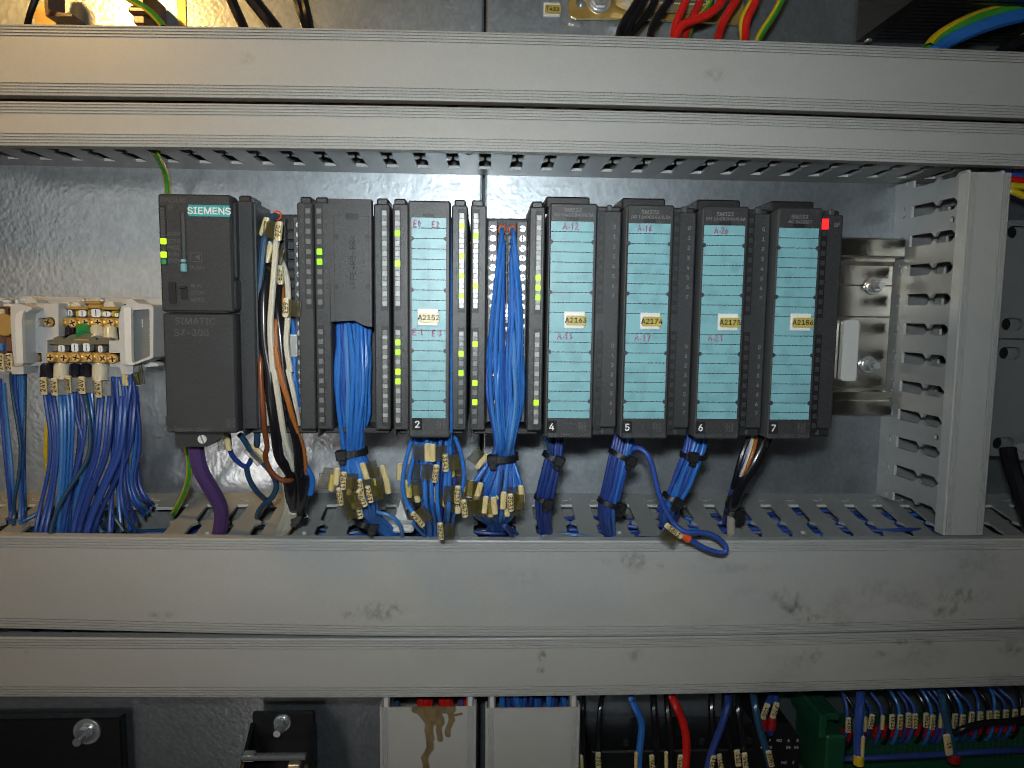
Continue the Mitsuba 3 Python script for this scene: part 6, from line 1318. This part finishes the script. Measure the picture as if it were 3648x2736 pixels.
for u in (440, 1090, 1500):
    p = (267.6,-46.0,-226.5)
    MB().box(p[0] + (u - 440) / 2.4578 / 5.0 - 2, p[0] + (u - 440) / 2.4578 / 5.0 + 2, -47.5, -45, p[2] - 3, p[2] + 2, .4).build('terminal', 'dark_plastic', con)
rel = thing('relay', 'black relay with white terminal numbers under two red sleeved wires', 'relay')
P_ = Polygon([(p_[0], p_[2]) for p_ in ([(355.9,-44.0,-214.8),(382.6,-44.0,-214.8),(389.7,-44.0,-225.4),(392.4,-44.0,-275.0),(358.7,-44.0,-274.3)])])
MB().xz(P_, -46, -4).build('body', 'black_steel', rel)
for s_, p in (('8', (362.6,-46.0,-227.1)), ('7', (368.6,-46.0,-227.2)), ('ND', (375.4,-46.0,-227.3)), ('6', (382.0,-46.0,-227.4)), ('5', (388.4,-46.0,-227.5)), ('4', (362.8,-46.0,-232.2)), ('34', (368.9,-46.0,-232.3)), ('24', (382.0,-46.0,-232.5)), ('14', (387.7,-46.0,-232.6)), ('NC', (379.7,-46.0,-243.9)), ('7', (386.1,-46.0,-244.0))):
    text(rel, s_, p[0], p[2], -46.1, 2.0, 'print_white')
LOW = [([(238.6,-40.0,-195.5),(236.8,-52.0,-200.1),(237.0,-52.0,-216.5),(237.9,-52.0,-232.9),(238.5,-52.0,-249.5)], 1.6, 'black_wire', 'black wire at the far left before the contactor'), ([(251.4,-42.0,-194.6),(247.7,-54.0,-199.1),(247.1,-54.0,-213.7),(247.9,-54.0,-230.1),(248.2,-56.0,-246.9)], 1.8, 'black_wire', 'grey sheened black wire with marker 933'), ([(271.0,-44.0,-194.5),(271.2,-56.0,-196.6),(275.0,-56.0,-204.8),(276.0,-56.0,-212.9),(274.9,-56.0,-227.6),(275.2,-58.0,-246.0)], 2.4, 'blue_wire', 'blue wire bending before the contactor'), ([(286.1,-44.0,-193.9),(284.6,-54.0,-199.6),(286.3,-54.0,-215.9),(288.6,-54.0,-249.0)], 2.4, 'black_wire', 'black wire right of the blue one before the contactor'), ([(295.6,-44.0,-194.0),(294.5,-54.0,-203.8),(296.3,-54.0,-220.2),(297.7,-54.0,-249.1)], 2.4, 'black_wire', 'black wire left of the red one before the contactor'),
       ([(298.2,-46.0,-192.1),(298.2,-58.0,-194.2),(302.4,-58.0,-203.1),(305.5,-58.0,-213.7),(306.5,-58.0,-226.0),(305.3,-60.0,-245.1)], 2.8, 'red_wire', 'thick red wire before the contactor'), ([(326.8,-44.0,-194.4),(325.0,-52.0,-205.4),(327.5,-52.0,-226.1),(329.7,-52.0,-251.1)], 2.3, 'black_wire', 'black wire under the lowest duct, left of the crossing blue wire'), ([(338.0,-46.0,-191.7),(332.5,-58.0,-197.9),(328.5,-58.0,-212.5),(323.6,-58.0,-227.9),(320.5,-60.0,-245.4)], 2.4, 'navy_wire', 'dark blue wire crossing slantwise before the contactor'), ([(336.0,-44.0,-194.5),(333.4,-54.0,-204.3),(336.5,-54.0,-220.8),(341.1,-54.0,-234.9),(345.7,-54.0,-250.0)], 2.2, 'black_wire', 'black wire passing behind the crossing blue wire'), ([(344.9,-44.0,-194.6),(342.1,-56.0,-203.3),(345.7,-56.0,-222.2),(347.3,-56.0,-230.4),(349.7,-56.0,-248.7)], 2.3, 'black_wire', 'black wire leading to marker 755'), ([(355.7,-46.0,-192.8),(353.7,-56.0,-199.3),(357.6,-56.0,-214.1),(362.6,-56.0,-229.0),(367.1,-58.0,-247.6)], 2.5, 'teal_wire', 'dusty blue wire leading to marker 1B0V'),
       ([(372.9,-36.0,-197.7),(367.2,-46.0,-197.9),(364.2,-48.0,-202.5),(362.3,-48.0,-212.5),(362.7,-46.0,-222.1)], 2.2, 'navy_wire', 'blue wire with marker 501'), ([(375.4,-36.0,-197.8),(371.6,-46.0,-197.9),(370.2,-48.0,-202.6),(368.7,-48.0,-212.6),(368.8,-46.0,-222.2)], 2.2, 'navy_wire', 'blue wire with marker 24V over the relay')]
for pts, r_, m_, lab in LOW:
    wire(pts, r_, m_, lab)
for a, b_, lab in (((362.6,-49.0,-208.5), (362.1,-49.0,-217.3), 'left red end sleeve over the relay'), ((368.2,-50.0,-207.0), (367.7,-50.0,-216.3), 'right red end sleeve over the relay')):
    end_sleeve(0, 'ferrule_red', lab, a, b_, 2.8)
for p, a, s_, lab, w_, rd in (((246.7,-58.0,-232.0), -3, '933', 'wire marker 933 under the lowest duct', 4.4, -1), ((235.8,-56.0,-235.2), -4, '', 'wire marker cut by the bottom edge beside the clean upright duct', 2.5, -1), ((271.9,-60.0,-231.0), 0, '', 'wire marker on the blue wire before the contactor', 3.0, -1), ((283.4,-58.0,-234.6), -6, '721', 'wire marker 721 right of the blue wire before the contactor', 4.2, -1), ((292.9,-58.0,-232.3), -2, '', 'narrow wire marker between markers 721 and 733', 2.4, -1), ((302.6,-58.0,-234.9), 2, '733', 'wire marker 733 beside the thick red wire', 4.6, -1),
                             ((323.6,-60.0,-234.0), 12, '3911', 'wire marker 3911 leaning before the contactor', 4.6, -1), ((330.0,-58.0,-234.6), -10, '751', 'wire marker 751 beside marker 3911', 4.2, -1), ((341.1,-60.0,-230.6), -8, '753', 'wire marker 753, left one of a close pair before the contactor', 4.8, -1), ((346.3,-60.0,-232.7), -8, '755', 'wire marker 755, right one of a close pair before the contactor', 4.6, -1), ((362.6,-62.0,-230.0), -16, '1B0V', 'wire marker 1B0V before the relay', 4.6, -1), ((361.8,-52.0,-202.2), 16, '501', 'wire marker 501 over the left red end sleeve', 4.8, -1), ((367.6,-54.0,-200.5), 14, '24V', 'wire marker 24V over the right red end sleeve', 4.8, -1)):
    marker(p, a, s_, lab, 1, film=0, w=w_ * .85, length=10.5, read=rd)

gt = thing('terminal_row', 'green terminal row with red sleeved wires at the bottom right corner', 'terminal block')
q = 417.5,596.7,-274.3,-228.7
MB().box(q[0], q[1] + 60, -30, -4, q[2] - 30, q[3] - 4, 1).build('body', 'green_plastic', gt)
q = 399.8,405.1,-222.0,-204.7
MB().box(q[0], q[1], -54, -8, q[2], q[3], 1).build('end_plate', 'green_plastic', gt)
q = 405.5,415.9,-211.2,-206.0
MB().box(q[0], q[1], -50, -8, q[2], q[3], 1).build('end_plate', 'green_plastic', gt)
q = 404.2,418.1,-243.0,-218.5
MB().box(q[0], q[1], -56, -8, q[2] - 20, q[3], 1.5).build('end_block', 'green_plastic', gt)
p0, p1 = (432.3,-36.0,-237.0), (567.5,-36.0,-239.1)
for i in range(34):
    x = p0[0] + (p1[0] - p0[0]) * i / 33
    MB().box(x - 2.2, x + 2.2, -37, -29, p0[2] - 12, p0[2] + 11, .6).build('terminal', 'green_plastic', gt)
ROW = [(455, 480, '2821', 2, 470, 220), (532, 488, '2861', 0, 500, 220), (618, 470, '', 0, 640, 220), (678, 445, '2891', -8, 645, 205), (788, 455, '', 0, 762, 205), (882, 448, '3741', 2, 895, 205), (963, 450, '3751', 0, 955, 200), (1046, 435, '3761', 3, 1032, 195), (1110, 440, '3771', 2, 1078, 195), (1218, 435, '3791', 3, 1205, 190), (1282, 455, '3931', 0, 1270, 190), (1364, 440, '', -2, 1328, 185), (1420, 440, '', -6, 1380, 175), (1503, 442, '4031', -1, 1490, 180), (1580, 450, '4041', -2, 1560, 180), (1670, 425, '4051', 0, 1615, 175), (1757, 425, '4071', 3, 1790, 200), (1848, 415, '4091', 4, 1830, 170), (1918, 412, '4111', 2, 1945, 165), (2012, 405, '4131', 3, 1975, 165), (2103, 400, '4151', 2, 2065, 170), (2180, 390, '', 2, 2205, 160)]
e0, e1, e2_ = (386.6,-48.0,-177.7), (546.2,-48.0,-179.5), (390.4,-48.0,-246.7)
ee_x = lambda u, v: tuple(np.array(e0) + (np.array(e1) - np.array(e0)) * (u / 2212.0) + (np.array(e2_) - np.array(e0)) * (v / 931.0))
ORD = ['first', 'second', 'third', 'fourth', 'fifth', 'sixth', 'seventh', 'eighth', 'ninth', 'tenth', 'eleventh', 'twelfth', 'thirteenth', 'fourteenth', 'fifteenth', 'sixteenth', 'seventeenth', 'eighteenth', 'nineteenth', 'twentieth', 'twenty-first', 'last']
for i, (u, v, s_, a, wu, wv) in enumerate(ROW):
    m_ = ['royal_wire', 'black_wire', 'blue_wire', 'navy_wire'][i % 4]
    base, top, o_ = ee_x(u, v), ee_x(wu, wv), ORD[i]
    wire([(top[0], -36, top[2] + 3), (top[0], -44, top[2] - 4), (base[0], -48, base[2] + 9), (base[0], -48, base[2] - 10), (base[0], -42, base[2] - 22)], 1.15, m_, f'{o_} wire from the left into the green terminal row', 'wires into the green terminal row')
    marker((base[0], -51, base[2]), -a, s_, f'{o_} wire marker from the left over the green terminals' + (f', reading {s_}' if s_ else ', narrow and blank'), 1, film=0, w=3.9 if s_ else 2.0, length=9.6, read=-1, group='wire markers over the green terminal row')
    end_sleeve(0, 'ferrule_red', f'{o_} red end sleeve from the left in the green terminal row', (base[0] - 1, -46, base[2] - 6), (base[0] - 1, -44, base[2] - 15), 2.0, group='red end sleeves in the green terminal row')
for pts, r_, m_, lab in (([(429.1,-50.0,-189.6),(423.4,-60.0,-196.9),(423.2,-60.0,-211.4),(424.2,-60.0,-229.6)], 3.0, 'royal_wire', 'thick blue wire hanging before the green terminal row'), ([(485.8,-50.0,-189.5),(480.8,-60.0,-192.6),(484.8,-60.0,-207.1),(488.5,-60.0,-218.9),(492.3,-58.0,-232.0)], 2.6, 'teal_wire', 'dusty blue wire hanging slantwise before the green terminal row'), ([(420.7,-50.0,-239.1),(441.7,-58.0,-233.0),(477.2,-58.0,-231.8),(511.4,-60.0,-228.8),(563.3,-50.0,-234.3)], 2.0, 'navy_wire', 'dark blue wire running along the green terminal row'), ([(496.2,-50.0,-221.6),(491.4,-66.0,-208.6),(502.4,-66.0,-205.2),(519.2,-66.0,-203.6),(545.0,-56.0,-206.7)], 2.2, 'black_wire', 'black wire slung before the green terminal row')):
    wire(pts, r_, m_, lab)
marker((425.9,-62.0,-222.5), 0, '', 'narrow wire marker beside the thick blue wire at the green terminal row', 1, film=0, w=2.6, length=14)
marker((485.3,-62.0,-222.0), -12, '61', 'wire marker 61 on the slanting dusty blue wire', 1, film=0, w=5, length=14, read=-1)
end_sleeve(0, 'yellow_wire', 'yellow end sleeve of the thick blue wire at the green terminal row', (424.7,-60.0,-229.2), (425.0,-60.0,-236.2), 3.4)
end_sleeve(0, 'ferrule_red', 'red end sleeve of the slanting dusty blue wire', (492.8,-58.0,-231.3), (493.4,-58.0,-236.5), 4.0)
